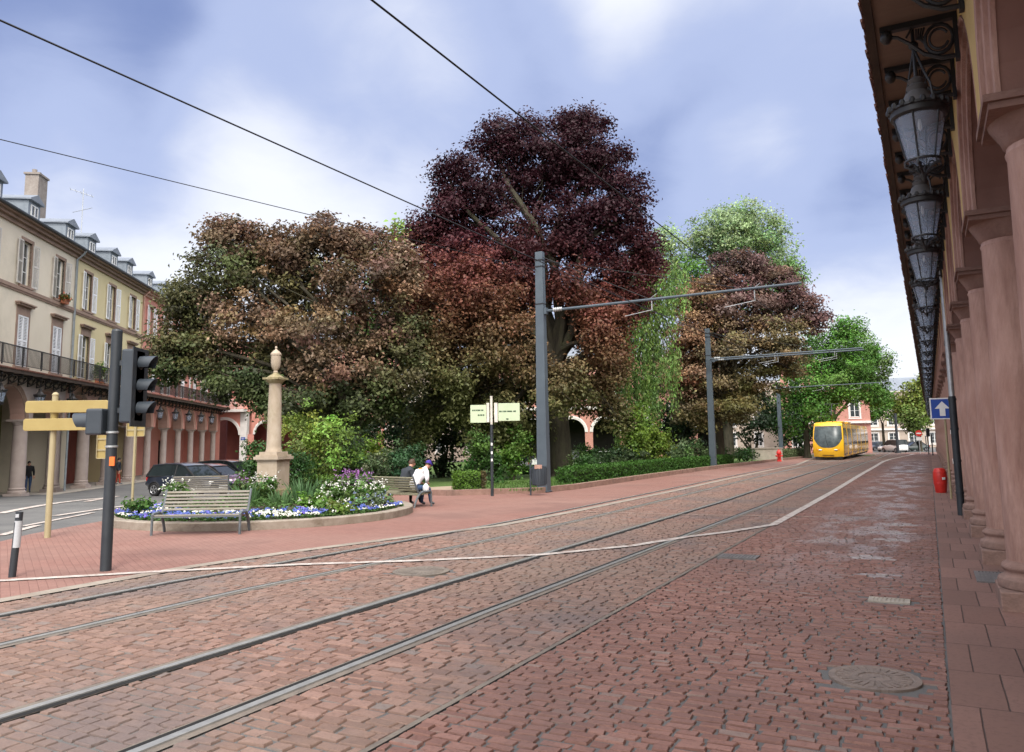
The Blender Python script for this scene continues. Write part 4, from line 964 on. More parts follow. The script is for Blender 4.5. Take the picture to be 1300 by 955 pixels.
# --- other buildings seen between the trees
def house(name, label, loc, rotz, w, d, hh, wallmat, rows, ncol, ww, arches=0, roofmat='slate', band=None, trim='whiteplaster', x0=None):
    root = thing(name, label, 'building', loc, rotz); ops = []; zb = 0
    for z, wh in rows:
        for i in range(ncol):
            x = -w/2+w*(i+.5)/ncol; ops.append((x-ww/2, x+ww/2, z, z+wh))
    b = MB(); base = 6.0 if arches else 0
    wall_grid(b, -w/2, w/2, base, hh, ops)
    if arches:
        step = w/arches
        for i in range(arches): arch_bay(b, -w/2+i*step, -w/2+(i+1)*step, -w/2+(i+.5)*step, step/2-.45, 3.4, 6.0, 0, .5)
        for i in range(arches+1):
            x = -w/2+i*step; b.box(x-.45, x+.45, 0.003, .497, 0, 3.4)
        MB().box(-w/2, w/2, 4, 4.2, 0, 6).build('arcade_back', 'darkroom', root)
        for i in range(arches):
            shared_part(name+'av', 'archivolt', lambda: archivolt(step/2-.45, .35, .05), trim, root, (-w/2+(i+.5)*step, -.004, 3.4))
        MB().box(-w/2, w/2, -.2, -.003, 6.0, 6.35).build('band', trim, root)
    for sx in (-w/2, w/2): b.quad((sx, 0, 0), (sx, d, 0), (sx, d, hh), (sx, 0, hh))
    b.quad((-w/2, d, 0), (w/2, d, 0), (w/2, d, hh), (-w/2, d, hh))
    b.build('wall', wallmat, root)
    k = 0
    for z, wh in rows:
        for i in range(ncol):
            x = -w/2+w*(i+.5)/ncol
            wo = shared_part('%sw%s' % (name, z), 'window', lambda: window_mesh(ww, wh, 3, 2, .1), 'winframe', root, (x, .12, z))
            shared_part('%sp%s' % (name, z), 'pane', lambda: MB().quad((-ww/2, .045, 0), (ww/2, .045, 0), (ww/2, .045, wh), (-ww/2, .045, wh)), 'pane', wo, (0, 0, 0))
            def sm():
                q = MB(); q.box(-ww/2-.2, -ww/2, -.03, .05, -.1, wh+.2); q.box(ww/2, ww/2+.2, -.03, .05, -.1, wh+.2); q.box(-ww/2, ww/2, -.03, .05, wh, wh+.2); q.box(-ww/2-.25, ww/2+.25, -.08, .05, -.25, -.101); return q
            shared_part('%ss%s' % (name, z), 'window_surround', sm, trim, root, (x, 0, z))
    MB().box(-w/2-.2, w/2+.2, -.3, .2, hh, hh+.3).build('cornice', trim, root)
    r_ = MB(); r_.prism([(-.4, hh+.3), (d/2, hh+3.2), (d+.4, hh+.3)], lambda a, b_, dd: (dd, a, b_), -w/2-.2, w/2+.2); r_.build('roof', roofmat, root)
    if band: MB().box(-w/2-.1, w/2+.1, -.35, -.003, band, band+.35).build('band', trim, root)
    return root
p = onY(770, 93); house('arcaded_house', 'pink brick house with white-edged arches, glimpsed behind the copper beech trunk', (p.x, 93, -.6), R(-4), 28, 9, 12, 'brick', ((7.2, 2.4),), 8, 1.2, arches=7)
p = onY(1058, 122); house('brick_house', 'pink brick house with tall white windows behind the yellow tram', (p.x-1, 122, -.6), R(-22), 12.5, 10, 12.8, 'brick', ((.9, 2.4), (5.3, 3.0), (9.4, 2.6)), 3, 1.35, band=4.4)
p = onY(1135, 165); house('apartment_block', 'cream apartment block far down the street behind the parked cars', (p.x, 165, -.6), R(-25), 26, 10, 11.4, 'farcream', ((.8, 2.2), (4.6, 2.0), (7.8, 2.0)), 7, 1.7, band=3.6)
p = onY(560, 105); house('plaster_house', 'cream house hidden behind the dark park trees', (p.x, 105, -.6), R(3), 36, 9, 11, 'farcream', ((1, 2.3), (4.5, 2.2), (7.8, 2.0)), 9, 1.2)
p = onY(930, 140); house('plaster_house', 'pale house almost hidden behind the dark red maple', (p.x, 140, -.6), R(-10), 40, 9, 12, 'farcream', ((1, 2.3), (4.5, 2.2), (7.8, 2.0)), 9, 1.2)

# ------------------------------------------------------------------ foliage
LEAFK = 1.9; K_CL = 1.0
def unit(n):
    v = rng.normal(size=(n, 3)); return v/np.linalg.norm(v, axis=1, keepdims=True)
def leaf_obj(name, P, Nn, S, C, parent=None, asp=.62, mat='leaf', T=None):
    n = len(P)
    if T is None:
        r = unit(n); T = np.cross(Nn, r)
    T = T/np.maximum(1e-6, np.linalg.norm(T, axis=1, keepdims=True))
    B = np.cross(Nn, T); B /= np.maximum(1e-6, np.linalg.norm(B, axis=1, keepdims=True))
    S = S[:, None]
    fold = Nn*S*.18
    V = np.stack([P-T*S*.5, P+B*S*.5*asp+fold, P+T*S*.55, P-B*S*.5*asp+fold], 1).reshape(-1, 3)
    me = bpy.data.meshes.new(name)
    me.vertices.add(4*n); me.vertices.foreach_set('co', V.ravel().astype(np.float32))
    me.loops.add(4*n); me.loops.foreach_set('vertex_index', np.arange(4*n, dtype=np.int32))
    me.polygons.add(n); me.polygons.foreach_set('loop_start', np.arange(0, 4*n, 4, dtype=np.int32))
    try: me.polygons.foreach_set('loop_total', np.full(n, 4, dtype=np.int32))
    except Exception: pass
    at_ = me.attributes.new('Col', 'FLOAT_COLOR', 'POINT')
    cc = np.concatenate([np.clip(C, 0, 1), np.ones((n, 1))], 1)
    at_.data.foreach_set('color', np.repeat(cc, 4, axis=0).ravel().astype(np.float32))
    me.update(); me.validate()
    me.materials.append(MT[mat])
    o = bpy.data.objects.new(name, me); COL.objects.link(o)
    if parent: o.parent = parent
    return o
def crown_pts(lobes, leaf, cs=.75, up=.55, var=.22, hue=.12, core=.3, spray=.13, flat=.42, per=75):
    """leaf clumps through the volume of each lobe; every lobe: (centre, radii, leaves, colour)"""
    Ps, Ns, Ss, Cs = [], [], [], []
    for c, r, n, col in lobes:
        c = np.array(c); r = np.array(r); col = np.array(col)
        nc = max(5, n//int(per*K_CL))
        d = unit(nc); rad = core+(1-core)*rng.random(nc)**.55
        stray = rng.random(nc) < spray; rad = np.where(stray, 1.0+.28*rng.random(nc), rad)
        cc = c+d*r*rad[:, None]
        k = rng.integers(0, nc, n)
        off = rng.normal(size=(n, 3))*cs*np.array([.62, .62, flat])*np.where(stray, .6, 1.0)[k][:, None]
        drop = (~stray[k]) | (rng.random(n) < .45); k = k[drop]; off = off[drop]; n = len(k)
        P = cc[k]+off
        out = (P-c)/r; out /= np.maximum(1e-6, np.linalg.norm(out, axis=1, keepdims=True))
        Nn = unit(n)*.75+out*.5+np.array([0, 0, up]); Nn /= np.linalg.norm(Nn, axis=1, keepdims=True)
        cv = 1+rng.normal(size=(nc, 1))*var
        ch = 1+rng.normal(size=(nc, 3))*hue
        C = col*np.clip(cv, .45, 1.7)[k]*np.clip(ch, .6, 1.5)[k]
        Ps.append(P); Ns.append(Nn); Ss.append(leaf*(.7+.6*rng.random(n))); Cs.append(C)
    return map(np.concatenate, (Ps, Ns, Ss, Cs))
def curve_pts(a, b, n=6, wob=.3, sag=0):
    a, b = Vector(a), Vector(b); out = []
    L = (b-a).length; ph = random.random()*6
    for i in range(n+1):
        u = i/n; p = a.lerp(b, u)
        w = math.sin(u*pi)*wob*L*.12
        p += Vector((math.sin(ph+u*4)*w, math.cos(ph*1.3+u*3.3)*w, math.sin(u*pi)*sag*L))
        out.append(p)
    return out
def tree(name, label, px, Y, lobes, leaf, r0, fork, base_px=None, group=None, cs=.75, cat='tree', limbs=None, var=.22, lean=None, hue=.07, core=.3, k_leaf=None, flat=.42, grade=None, per=75):
    """lobes given as (px, py, half-width px, half-height px, leaves, colour[, depth offset])"""
    base = onY(base_px or px, Y); root = thing(name, label, cat, base, 0, group)
    k = Y/F; L = []
    for e in lobes:
        x, y, rx, rz, n, col = e[:6]; dy = e[6] if len(e) > 6 else random.uniform(-.5, .5)*rx*k
        c = at(x, y, Y+dy)-base
        L.append((c, (rx*k, min(rx, 1.1*rx)*k*.9, rz*k), n, col))
    L = [(c, [q*.88 for q in r], int(n*(k_leaf or LEAFK)), col) for c, r, n, col in L]
    P, Nn, S, C = crown_pts(L, leaf, cs=cs, var=var, hue=hue, core=core, flat=flat, per=per)
    if grade:                                  # leaf colour changes gradually from the crown's top to its hanging skirts
        py = 566-(P[:, 2]+base.z-EYE)/k+22*np.sin(P[:, 0]*.9)*np.cos(P[:, 2]*.8+P[:, 1])+rng.normal(size=len(P))*14-grade[0]*P[:, 0]
        gy = [q_[0] for q_ in grade[1]]; gc = np.array([q_[1] for q_ in grade[1]])
        G = np.stack([np.interp(py, gy, gc[:, j]) for j in range(3)], 1)
        lum = C.sum(1, keepdims=True)/np.array([sum(L[0][3])]); C = G*np.clip(.6+.4*C.mean(1, keepdims=True)/np.maximum(1e-4, G.mean(1, keepdims=True)), .55, 1.5)
    leaf_obj('crown', P, Nn, S, C, root)
    b = MB(); fk = Vector((0, 0, fork))
    if lean: fk += Vector(lean)
    b.tube([(0, 0, -.15), (0, 0, .1), (0.02, 0, .5), (fk.x*.4, fk.y*.4, fork*.5), fk], [r0*1.75, r0*1.35, r0*1.08, r0*.95, r0*.8], 14)
    tips = limbs if limbs is not None else None
    lst = []
    for c, r, n, col in L: lst.append(c)
    for i, c in enumerate(lst):
        st_ = fk*random.uniform(.75, 1.0)
        rr = r0*random.uniform(.28, .5)
        mid = curve_pts(st_, c, 6, .9, .12)
        b.tube(mid, [rr*(1-.13*j) for j in range(7)], 7)
        for q in range(4):
            e_ = c+Vector(unit(1)[0])*L[i][1][0]*.8
            b.tube(curve_pts(mid[random.randint(3, 6)], e_, 4, 1.0), [rr*.32, rr*.24, rr*.17, rr*.11, rr*.05], 5)
    if limbs:
        for (xp, yp, rr, dy) in limbs:
            e_ = at(xp, yp, Y+dy)-base; b.tube(curve_pts(fk*.93, e_, 7, .7, .05), [rr*(1-.1*j) for j in range(8)], 9)
    b.build('trunk', 'bark', root, True)
    return root
PU, PU2, RB, BR, BO, OL = (.036, .010, .016), (.062, .017, .022), (.19, .058, .042), (.22, .10, .055), (.20, .125, .058), (.15, .13, .05)
beech = tree('copper_beech', 'tall copper beech with a dark purple crown and thick forked trunk, the largest tree', 712, 45, [
 (690, 205, 85, 68, 6500, PU), (620, 225, 60, 55, 3600, PU), (755, 205, 50, 55, 3400, PU), (790, 265, 40, 60, 3000, PU), (585, 275, 45, 50, 2600, PU2), (560, 300, 36, 45, 1900, PU2), (680, 290, 90, 60, 5200, PU), (815, 310, 27, 38, 1500, PU2), (745, 300, 60, 55, 3600, PU2), (640, 175, 40, 28, 1400, PU), (735, 160, 45, 28, 1700, PU), (570, 225, 18, 40, 650, PU),
 (560, 345, 55, 45, 3600, RB), (620, 330, 50, 40, 2800, RB), (530, 390, 36, 50, 2600, BR), (590, 400, 55, 50, 3300, BR), (640, 385, 42, 45, 2000, BO), (545, 455, 40, 50, 2600, BO), (600, 465, 55, 50, 3000, OL), (565, 520, 40, 35, 1500, OL), (640, 510, 45, 40, 1800, OL),
 (780, 360, 36, 50, 2300, PU2), (745, 400, 40, 40, 1700, BO), (782, 430, 15, 62, 1300, BR), (755, 460, 38, 45, 2000, BO), (735, 495, 42, 34, 1800, OL), (772, 505, 18, 42, 1100, OL), (690, 480, 35, 35, 1300, OL), (665, 545, 30, 30, 800, OL), (790, 535, 10, 22, 300, OL), (655, 350, 40, 30, 1500, PU2, -2), (610, 365, 50, 40, 2400, RB, -3.5), (560, 405, 40, 50, 2200, BR, -3), (635, 430, 42, 50, 2300, BR, -3.5), (575, 470, 45, 55, 2400, BO, -3), (620, 535, 45, 40, 1900, OL, -3), (760, 430, 28, 50, 1500, BR, -2.5), (540, 540, 30, 35, 900, OL, -2), (665, 460, 24, 34, 900, BO, -3), (725, 360, 35, 40, 1300, PU2, -2), (800, 375, 26, 38, 1100, PU2, 0), (820, 335, 22, 26, 800, PU2, 0), (520, 355, 18, 48, 1000, RB, 0), (530, 300, 14, 34, 600, PU2, 0), (712, 492, 42, 36, 1500, OL, -3.2), (510, 420, 16, 40, 700, BR, 0), (770, 400, 30, 45, 1300, BR, -1)],
 .185, .62, 7.0, 712, cs=.60, k_leaf=2.5, per=170, var=.3, grade=(4.0, [(270, PU), (330, PU2), (375, (.14, .042, .034)), (425, (.17, .08, .044)), (475, (.15, .105, .05)), (540, (.105, .115, .04))]), limbs=[(648, 372, .36, -1), (702, 345, .36, 2.2), (560, 390, .16, -1), (760, 400, .18, 0)], lean=(-.35, 0, 0))
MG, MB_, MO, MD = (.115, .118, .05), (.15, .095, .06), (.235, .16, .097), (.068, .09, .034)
tree('bronze_maple', 'broad bronze green maple spreading over the flower bed column', 400, 40, [
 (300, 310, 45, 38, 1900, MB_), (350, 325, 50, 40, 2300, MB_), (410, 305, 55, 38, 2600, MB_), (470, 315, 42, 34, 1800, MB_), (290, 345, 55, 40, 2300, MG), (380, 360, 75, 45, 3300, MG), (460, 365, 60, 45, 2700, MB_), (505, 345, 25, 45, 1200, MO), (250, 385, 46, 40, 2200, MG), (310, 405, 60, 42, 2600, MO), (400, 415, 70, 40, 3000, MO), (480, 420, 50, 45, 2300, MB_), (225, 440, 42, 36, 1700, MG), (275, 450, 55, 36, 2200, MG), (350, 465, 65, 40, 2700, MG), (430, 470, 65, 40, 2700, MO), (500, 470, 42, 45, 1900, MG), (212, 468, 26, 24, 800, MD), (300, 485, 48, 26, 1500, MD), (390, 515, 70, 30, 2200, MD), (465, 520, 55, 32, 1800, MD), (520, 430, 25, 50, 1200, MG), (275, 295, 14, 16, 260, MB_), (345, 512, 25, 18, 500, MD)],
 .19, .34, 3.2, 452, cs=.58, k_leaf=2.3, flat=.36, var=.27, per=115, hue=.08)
MR, MR2, MR3 = (.29, .175, .105), (.15, .088, .076), (.21, .165, .085)
tree('red_maple', 'dark red maple leaning over the tram mast, right of the weeping tree', 912, 58, [
 (935, 350, 48, 36, 2600, MR2), (985, 368, 42, 32, 2100, MR2), (1012, 395, 32, 28, 1500, MR2), (1034, 408, 15, 18, 500, MR2), (890, 385, 45, 36, 2300, MR), (945, 400, 60, 38, 3000, MR2), (880, 425, 32, 36, 1700, MR), (920, 440, 55, 40, 2800, MR3), (985, 430, 45, 38, 2200, MR3), (868, 470, 26, 36, 1400, MR), (895, 485, 50, 38, 2300, MR3), (955, 480, 50, 36, 2100, OL), (878, 515, 34, 30, 1300, MR3), (925, 525, 45, 28, 1500, OL), (1000, 455, 28, 26, 900, MR3), (960, 335, 26, 20, 700, MR2)],
 .205, .36, 3.6, 913, cs=.66, k_leaf=2.8, per=140, flat=.3, group=None)
LG, LG2, PG = (.085, .20, .034), (.115, .24, .046), (.26, .36, .17)
tree('green_lime', 'fresh green lime tree right behind the dark red maple', 1030, 86, [
 (1040, 455, 40, 40, 2200, LG), (1070, 440, 30, 36, 1500, LG), (1015, 490, 34, 36, 1600, LG), (1060, 490, 42, 34, 1900, LG2), (1035, 520, 40, 28, 1400, LG), (1000, 530, 30, 30, 1100, LG), (1075, 420, 20, 24, 700, LG2), (1085, 470, 24, 30, 900, LG)], .25, .32, 4.5, 1024, cs=.75, k_leaf=3)
tree('green_lime', 'green street tree behind the tram, beside the brick house', 1088, 104, [
 (1090, 455, 24, 30, 1300, LG), (1110, 470, 20, 30, 1100, (.11, .19, .05)), (1085, 490, 30, 28, 1300, LG), (1112, 500, 17, 22, 800, LG2), (1102, 440, 16, 18, 500, (.12, .2, .06)), (1128, 460, 6, 14, 180, (.12, .2, .06))], .28, .28, 5, 1060, cs=.75, k_leaf=3)
tree('green_lime', 'small green street tree in front of the far apartment block', 1118, 128, [
 (1118, 505, 16, 18, 800, LG), (1108, 520, 14, 14, 500, LG2), (1128, 515, 12, 16, 500, LG)], .42, .22, 4.5, 1122, cs=.8)
tree('pale_tree', 'tall pale grey green tree rising behind the red maple', 930, 84, [
 (920, 290, 40, 32, 1500, PG), (965, 292, 34, 32, 1300, PG), (895, 310, 36, 36, 1300, PG), (945, 320, 50, 36, 1800, (.16, .26, .09)), (990, 325, 26, 34, 900, PG), (1010, 350, 16, 26, 400, (.14, .24, .08)), (940, 265, 26, 14, 400, PG), (870, 350, 34, 36, 1300, (.14, .3, .06)), (850, 310, 22, 36, 700, PG), (900, 370, 50, 40, 1600, (.13, .28, .06)), (975, 370, 40, 40, 1300, (.13, .26, .07))], .29, .5, 9, 925, cs=.9, k_leaf=2.4)
tree('pale_tree', 'pale lime tree glimpsed between the bronze maple and the copper beech', 505, 74, [
 (512, 305, 18, 26, 500, (.2, .3, .06)), (500, 350, 34, 40, 1100, (.14, .24, .05)), (520, 420, 40, 45, 1300, (.08, .15, .03)), (470, 420, 40, 45, 1300, (.07, .13, .03))], .45, .4, 6, 505, cs=1.3)
YG = (.17, .22, .045)
tree('yellow_green_tree', 'yellow green street tree near the far end of the right arcade', 1165, 125, [
 (1165, 500, 16, 20, 900, YG), (1150, 515, 15, 18, 800, YG), (1172, 525, 12, 18, 600, YG), (1155, 535, 20, 14, 800, (.11, .17, .04)), (1172, 485, 8, 12, 260, YG)], .45, .25, 4, 1168, cs=1.1)
# behind the far end of the street: a row of trees closing the view
for i, (px, Y, top, w, col, lb) in enumerate([(1195, 175, 520, 30, LG, 'distant green tree ending the street beyond the right arcade'), (1085, 190, 500, 34, LG, 'distant green tree behind the pink brick house')]):
    tree('distant_tree', lb, px, Y, [(px, top+14, w, 18, 900, col), (px-w*.5, top+26, w*.7, 16, 600, col), (px+w*.5, top+26, w*.7, 16, 600, col)], .6, .3, 3, cs=1.3)
# weeping tree: hanging strings of pale leaves
def weeping(name, label, px, Y, strands, col, leaf, trunk_r):
    base = onY(px, Y); root = thing(name, label, 'tree', base); k = Y/F
    Ps, Ts, Cs = [], [], []; b = MB()
    top = at(px, 345, Y)-base
    b.tube(curve_pts((0, 0, -.2), top, 8, .5), [trunk_r*(1.2-.12*j) for j in range(9)], 10)
    for (x0, x1, ytop, ybot, n) in strands:
        for i in range(n):
            xp = random.uniform(x0, x1); yt = ytop+random.uniform(-14, 26); yb = yt+(ybot-yt)*random.uniform(.25, 1.0)
            dy = random.uniform(-2.2, 2.2)
            a = at(xp, yt, Y+dy)-base; e = at(xp+random.uniform(-5, 5), yb, Y+dy)-base
            m = int((a-e).length/.11)
            u = rng.random(m)[:, None]
            P = np.array(a)*(1-u)+np.array(e)*u+rng.normal(size=(m, 3))*np.array([.10, .10, .06])+np.stack([.12*np.sin(u[:, 0]*9+i), .1*np.cos(u[:, 0]*7+i), 0*u[:, 0]], 1)
            Ps.append(P); Ts.append(np.array([0, 0, -1])+rng.normal(size=(m, 3))*.35); Cs.append(np.array(col)*random.uniform(.5, 1.4)*np.array([random.uniform(.8, 1.1), 1, random.uniform(.7, 1.2)])*np.ones((m, 1)))
            if i % 5 == 0: b.tube(curve_pts(top*random.uniform(.8, 1), a, 4, .6, .1), [.07, .055, .04, .03, .015], 5)
    P, T, C = map(np.concatenate, (Ps, Ts, Cs)); Nn = np.cross(T, unit(len(P))); Nn /= np.linalg.norm(Nn, axis=1, keepdims=True)
    leaf_obj('crown', P, Nn, leaf*(.7+.6*rng.random(len(P))), C, root, asp=.42, T=T)
    b.build('trunk', 'bark', root, True)
weeping('weeping_birch', 'pale green weeping tree hanging between the copper beech and the red maple', 822, 53, [(795, 855, 345, 470, 90), (785, 838, 400, 545, 120), (778, 832, 470, 595, 110), (830, 872, 335, 430, 55), (800, 835, 325, 420, 50), (838, 862, 440, 540, 40)], (.20, .31, .085), .22, .2)

def shrub(name, label, px, w, ytop, ybase, Y, col, leaf=.12, n=2600, cs=.28, col2=None, group=None, stems=True, cat='shrub', spire=False, k_up=.4):
    base = onY(px, Y); base.z += .1; root = thing(name, label, cat, base, 0, group)
    k = Y/F; wid = w*k/2; hh = max(.35, (at(px, ytop, Y)-base).z); L = []
    m = 7
    if spire:
        for i in range(6):
            u = i/5; L.append(((random.uniform(-.1, .1)*wid, random.uniform(-.1, .1)*wid, hh*(.12+.78*u)), (wid*(1.0-.72*u), wid*(1-.72*u)*.9, hh*.15), int(n*(1.3-.9*u)/4.5), col))
    else:
        for i in range(m):
            a = 2*pi*i/m+random.random(); rr = wid*random.uniform(.3, .58); zt = hh*random.uniform(.35, .72)
            L.append(((rr*math.cos(a), rr*math.sin(a)*.8, zt), (wid*.52, wid*.48, min(hh*.38, zt)), n//(m+1), col if not col2 or i % 2 else col2))
        L.append(((0, 0, hh*.66), (wid*.55, wid*.5, hh*.34), n//(m+1), col))
    P, Nn, S, C = crown_pts(L, leaf, cs=cs, var=.25, up=k_up, hue=.1, core=.2)
    P[:, 2] = np.maximum(P[:, 2], .02)
    leaf_obj('foliage', P, Nn, S, C, root)
    b = MB()
    for i in range(6): 
        c = L[i % len(L)][0]; b.tube(curve_pts((random.uniform(-.1, .1), random.uniform(-.1, .1), -.1), c, 4, .6), [.035*max(1, hh/2), .03*max(1, hh/2), .022, .016, .008], 5)
    b.build('stem', 'bark', root, True)
    return root
DG, DK, MGR = (.030, .062, .018), (.016, .032, .013), (.055, .115, .022)
SH = [
 ('leafy_shrub', 'loose yellow green shrub right behind the stone column', 404, 104, 516, 618, 30, (.19, .27, .05), .12, 6000, .34, (.13, .20, .04)),
 ('rose_bush', 'dark glossy bush with white blossoms left of the stone column', 330, 42, 562, 625, 27.5, (.045, .10, .025), .11, 2000, .24, (.06, .13, .03)),
 ('rose_bush', 'dark bush with pale blossoms just right of the column shaft', 378, 38, 560, 622, 27.5, (.035, .085, .02), .10, 1800, .24, None),
 ('rounded_shrub', 'dense dark green shrub behind the low clipped hedge', 442, 82, 552, 612, 34, DG, .13, 4200, .32, (.04, .09, .02)),
 ('golden_shrub', 'bright yellow green shrub between dark conifers', 474, 60, 553, 600, 38, (.16, .23, .03), .14, 2800, .3, (.12, .19, .025)),
 ('variegated_shrub', 'small grey green variegated shrub near the bench end', 480, 34, 574, 612, 31.5, (.14, .17, .10), .10, 1500, .2, (.09, .14, .06)),
 ('spreading_juniper', 'spreading feathery dark juniper behind the seated pair', 505, 80, 562, 612, 37, (.035, .085, .032), .13, 3000, .3, (.045, .10, .04)),
 ('dark_yew', 'tall black green yew behind the seated people', 560, 120, 452, 606, 50, DK, .24, 7500, .6, (.022, .04, .016)),
 ('dark_yew', 'wide black green yew left of the copper beech trunk', 632, 95, 470, 604, 53, DK, .24, 5500, .6, (.024, .045, .015)),
 ('dark_yew', 'dark yew under the bronze maple crown', 500, 110, 475, 606, 54, DK, .24, 5500, .6, (.022, .042, .016)),
 ('dark_yew', 'dark bushy yew beneath the left end of the bronze maple', 430, 110, 500, 606, 52, (.022, .042, .015), .24, 5000, .6, None),
 ('leafy_shrub', 'mid green shrub behind the direction sign', 612, 46, 548, 612, 36, MGR, .14, 2600, .3, (.04, .10, .02)),
 ('leafy_shrub', 'light green shrub just left of the grey tram mast', 652, 42, 545, 606, 41, (.10, .19, .03), .15, 2200, .32, (.07, .14, .025)),
 ('leafy_shrub', 'dark shrub at the foot of the copper beech trunk', 742, 50, 575, 612, 38, (.04, .09, .02), .13, 2400, .28, None),
 ('leafy_shrub', 'round shrub before the brick arches', 748, 36, 560, 600, 52, (.045, .10, .02), .17, 1500, .32, None),
 ('cotoneaster', 'dark wide cotoneaster behind the clipped hedge', 785, 88, 566, 612, 44, (.032, .062, .022), .14, 4200, .34, (.05, .08, .028)),
 ('golden_shrub', 'airy yellow green shrub under the weeping tree', 806, 52, 522, 605, 45, (.15, .24, .035), .16, 2800, .34, None),
 ('golden_shrub', 'drooping yellow green shrub right of the weeping tree', 834, 40, 540, 600, 48, (.14, .22, .035), .16, 2200, .34, None),
 ('variegated_shrub', 'pale variegated shrub in front of the second tram mast', 872, 66, 561, 592, 56, (.11, .19, .07), .16, 2600, .32, (.16, .22, .11)),
 ('rounded_shrub', 'small round green shrub at the end of the clipped hedge', 908, 34, 568, 594, 60, MGR, .16, 1300, .28, None),
 ('dark_yew', 'black green conifer mass behind the weeping tree', 862, 80, 452, 585, 70, DK, .3, 4500, .75, None),
 ('dark_yew', 'broad black green yew under the red maple', 955, 120, 490, 582, 84, DK, .3, 6000, .75, (.02, .042, .016)),
 ('dark_yew', 'dark yew behind the third tram mast', 1012, 60, 520, 578, 104, (.022, .05, .018), .34, 2600, .75, None),
 ('rounded_shrub', 'low green bush behind the red hydrant', 945, 30, 570, 590, 68, (.05, .11, .03), .18, 1100, .3, None),
]
for e in SH: shrub(*e)
# white blossoms on the two bushes by the column belong to them; clipped hedges
def hedge(name, label, pts, w, hh, col, leaf=.09, dens=420, col2=None):
    base = Vector((*pts[0][:2], h(pts[0][0], pts[0][1])+.12)); root = thing(name, label, 'hedge', base)
    b = MB(); Ps, Ns = [], []
    for a, c in zip(pts, pts[1:]):
        a, c = Vector(a[:2]), Vector(c[:2]); L = (c-a).length; d = (c-a)/L; q = Vector((-d.y, d.x)); k = max(1, int(L))
        for i in range(k):
            p0, p1 = a+d*L*i/k, a+d*L*(i+1)/k
            if i == 0: p0 = p0+d*.14
            if i == k-1: p1 = p1-d*.14
            z0, z1 = h(p0.x, p0.y)+.12, h(p1.x, p1.y)+.12; ii = .06
            vs = []
            for p, z in ((p0, z0), (p1, z1)):
                for s_, t_ in ((-1, 0), (1, 0), (1, hh-ii), (-1, hh-ii)):
                    v = p+q*s_*(w/2-ii); vs.append((v.x-base.x, v.y-base.y, z+t_-base.z-.02))
            b.add(vs, [(0, 1, 2, 3), (7, 6, 5, 4), (0, 4, 5, 1), (1, 5, 6, 2), (2, 6, 7, 3), (3, 7, 4, 0)])
        n = int(L*(w+2*hh)*dens); u = rng.random(n); face = rng.random(n)*(w+2*hh)
        v = np.where(face < w, face-w/2, np.where(face < w+hh, -w/2, w/2)); z = np.where(face < w, hh, np.where(face < w+hh, face-w, face-w-hh))
        X = a.x+d.x*L*u+q.x*v; Yc = a.y+d.y*L*u+q.y*v; zz = np.array([h(q_, t) for q_, t in zip(X, Yc)])+.12+z
        P = np.stack([X-base.x, Yc-base.y, zz-base.z], 1)+rng.normal(size=(n, 3))*.045
        ne = int(w*hh*dens*1.3)
        for e_, s_ in ((a, -1), (c, 1)):
            vv = rng.uniform(-w/2, w/2, ne); zc = rng.uniform(0, hh, ne)
            Ps.append(np.stack([e_.x+q.x*vv-base.x, e_.y+q.y*vv-base.y, np.full(ne, h(e_.x, e_.y)+.12-base.z)+zc], 1)+rng.normal(size=(ne, 3))*.045); Ns.append(unit(ne)*.7+np.array([d.x*s_, d.y*s_, .3]))
        Ps.append(P); out = np.stack([np.where(face < w, 0, np.sign(v))*q.x, np.where(face < w, 0, np.sign(v))*q.y, np.where(face < w, 1, .3)], 1); Ns.append(unit(n)*.7+out)
    P, Nn = np.concatenate(Ps), np.concatenate(Ns); Nn /= np.linalg.norm(Nn, axis=1, keepdims=True); n = len(P)
    C = np.array(col)*(1+.22*rng.normal(size=(n, 1)))
    if col2 is not None:
        m_ = (P[:, :1] > .95)+0*P[:, 1:2] > .5 if L < 3 else (np.sin(P[:, :1]*1.7)+np.sin(P[:, 1:2]*2.3+1)) > .6; C = np.where(m_, np.array(col2)*(1+.2*rng.normal(size=(n, 1))), C)
    leaf_obj('foliage', P, Nn, leaf*(.7+.6*rng.random(n)), C, root)
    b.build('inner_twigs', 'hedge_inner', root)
p1, p2 = onY(398, 28.2), onY(462, 29.5)
hedge('clipped_hedge', 'low clipped green hedge behind the flower bed', [p1, p2], .8, .62, (.085, .16, .025), .08, 520)
hedge('clipped_hedge', 'long clipped hedge along the lawn edge by the tram road', [xy(30, -13.2), xy(45, -13.3), xy(60, -13.3)], .8, .62, (.05, .125, .02), .1, 330)
hedge('clipped_hedge', 'pale variegated hedge leading towards the tram', [xy(77, -13.2), xy(100, -13.2)], .9, .8, (.13, .17, .08), .16, 160)
p1, p2 = onY(578, 30.3), onY(612, 30.6)
hedge('box_hedge', 'short bright green box hedge left of the direction sign', [p1, p2], .8, .62, (.10, .19, .025), .08, 600, (.12, .09, .04))
p1, p2 = onY(664, 50), onY(702, 50)
hedge('box_hedge', 'small dark box hedge behind the grey tram mast', [p1, p2], 1, .7, (.04, .10, .02), .12, 300)
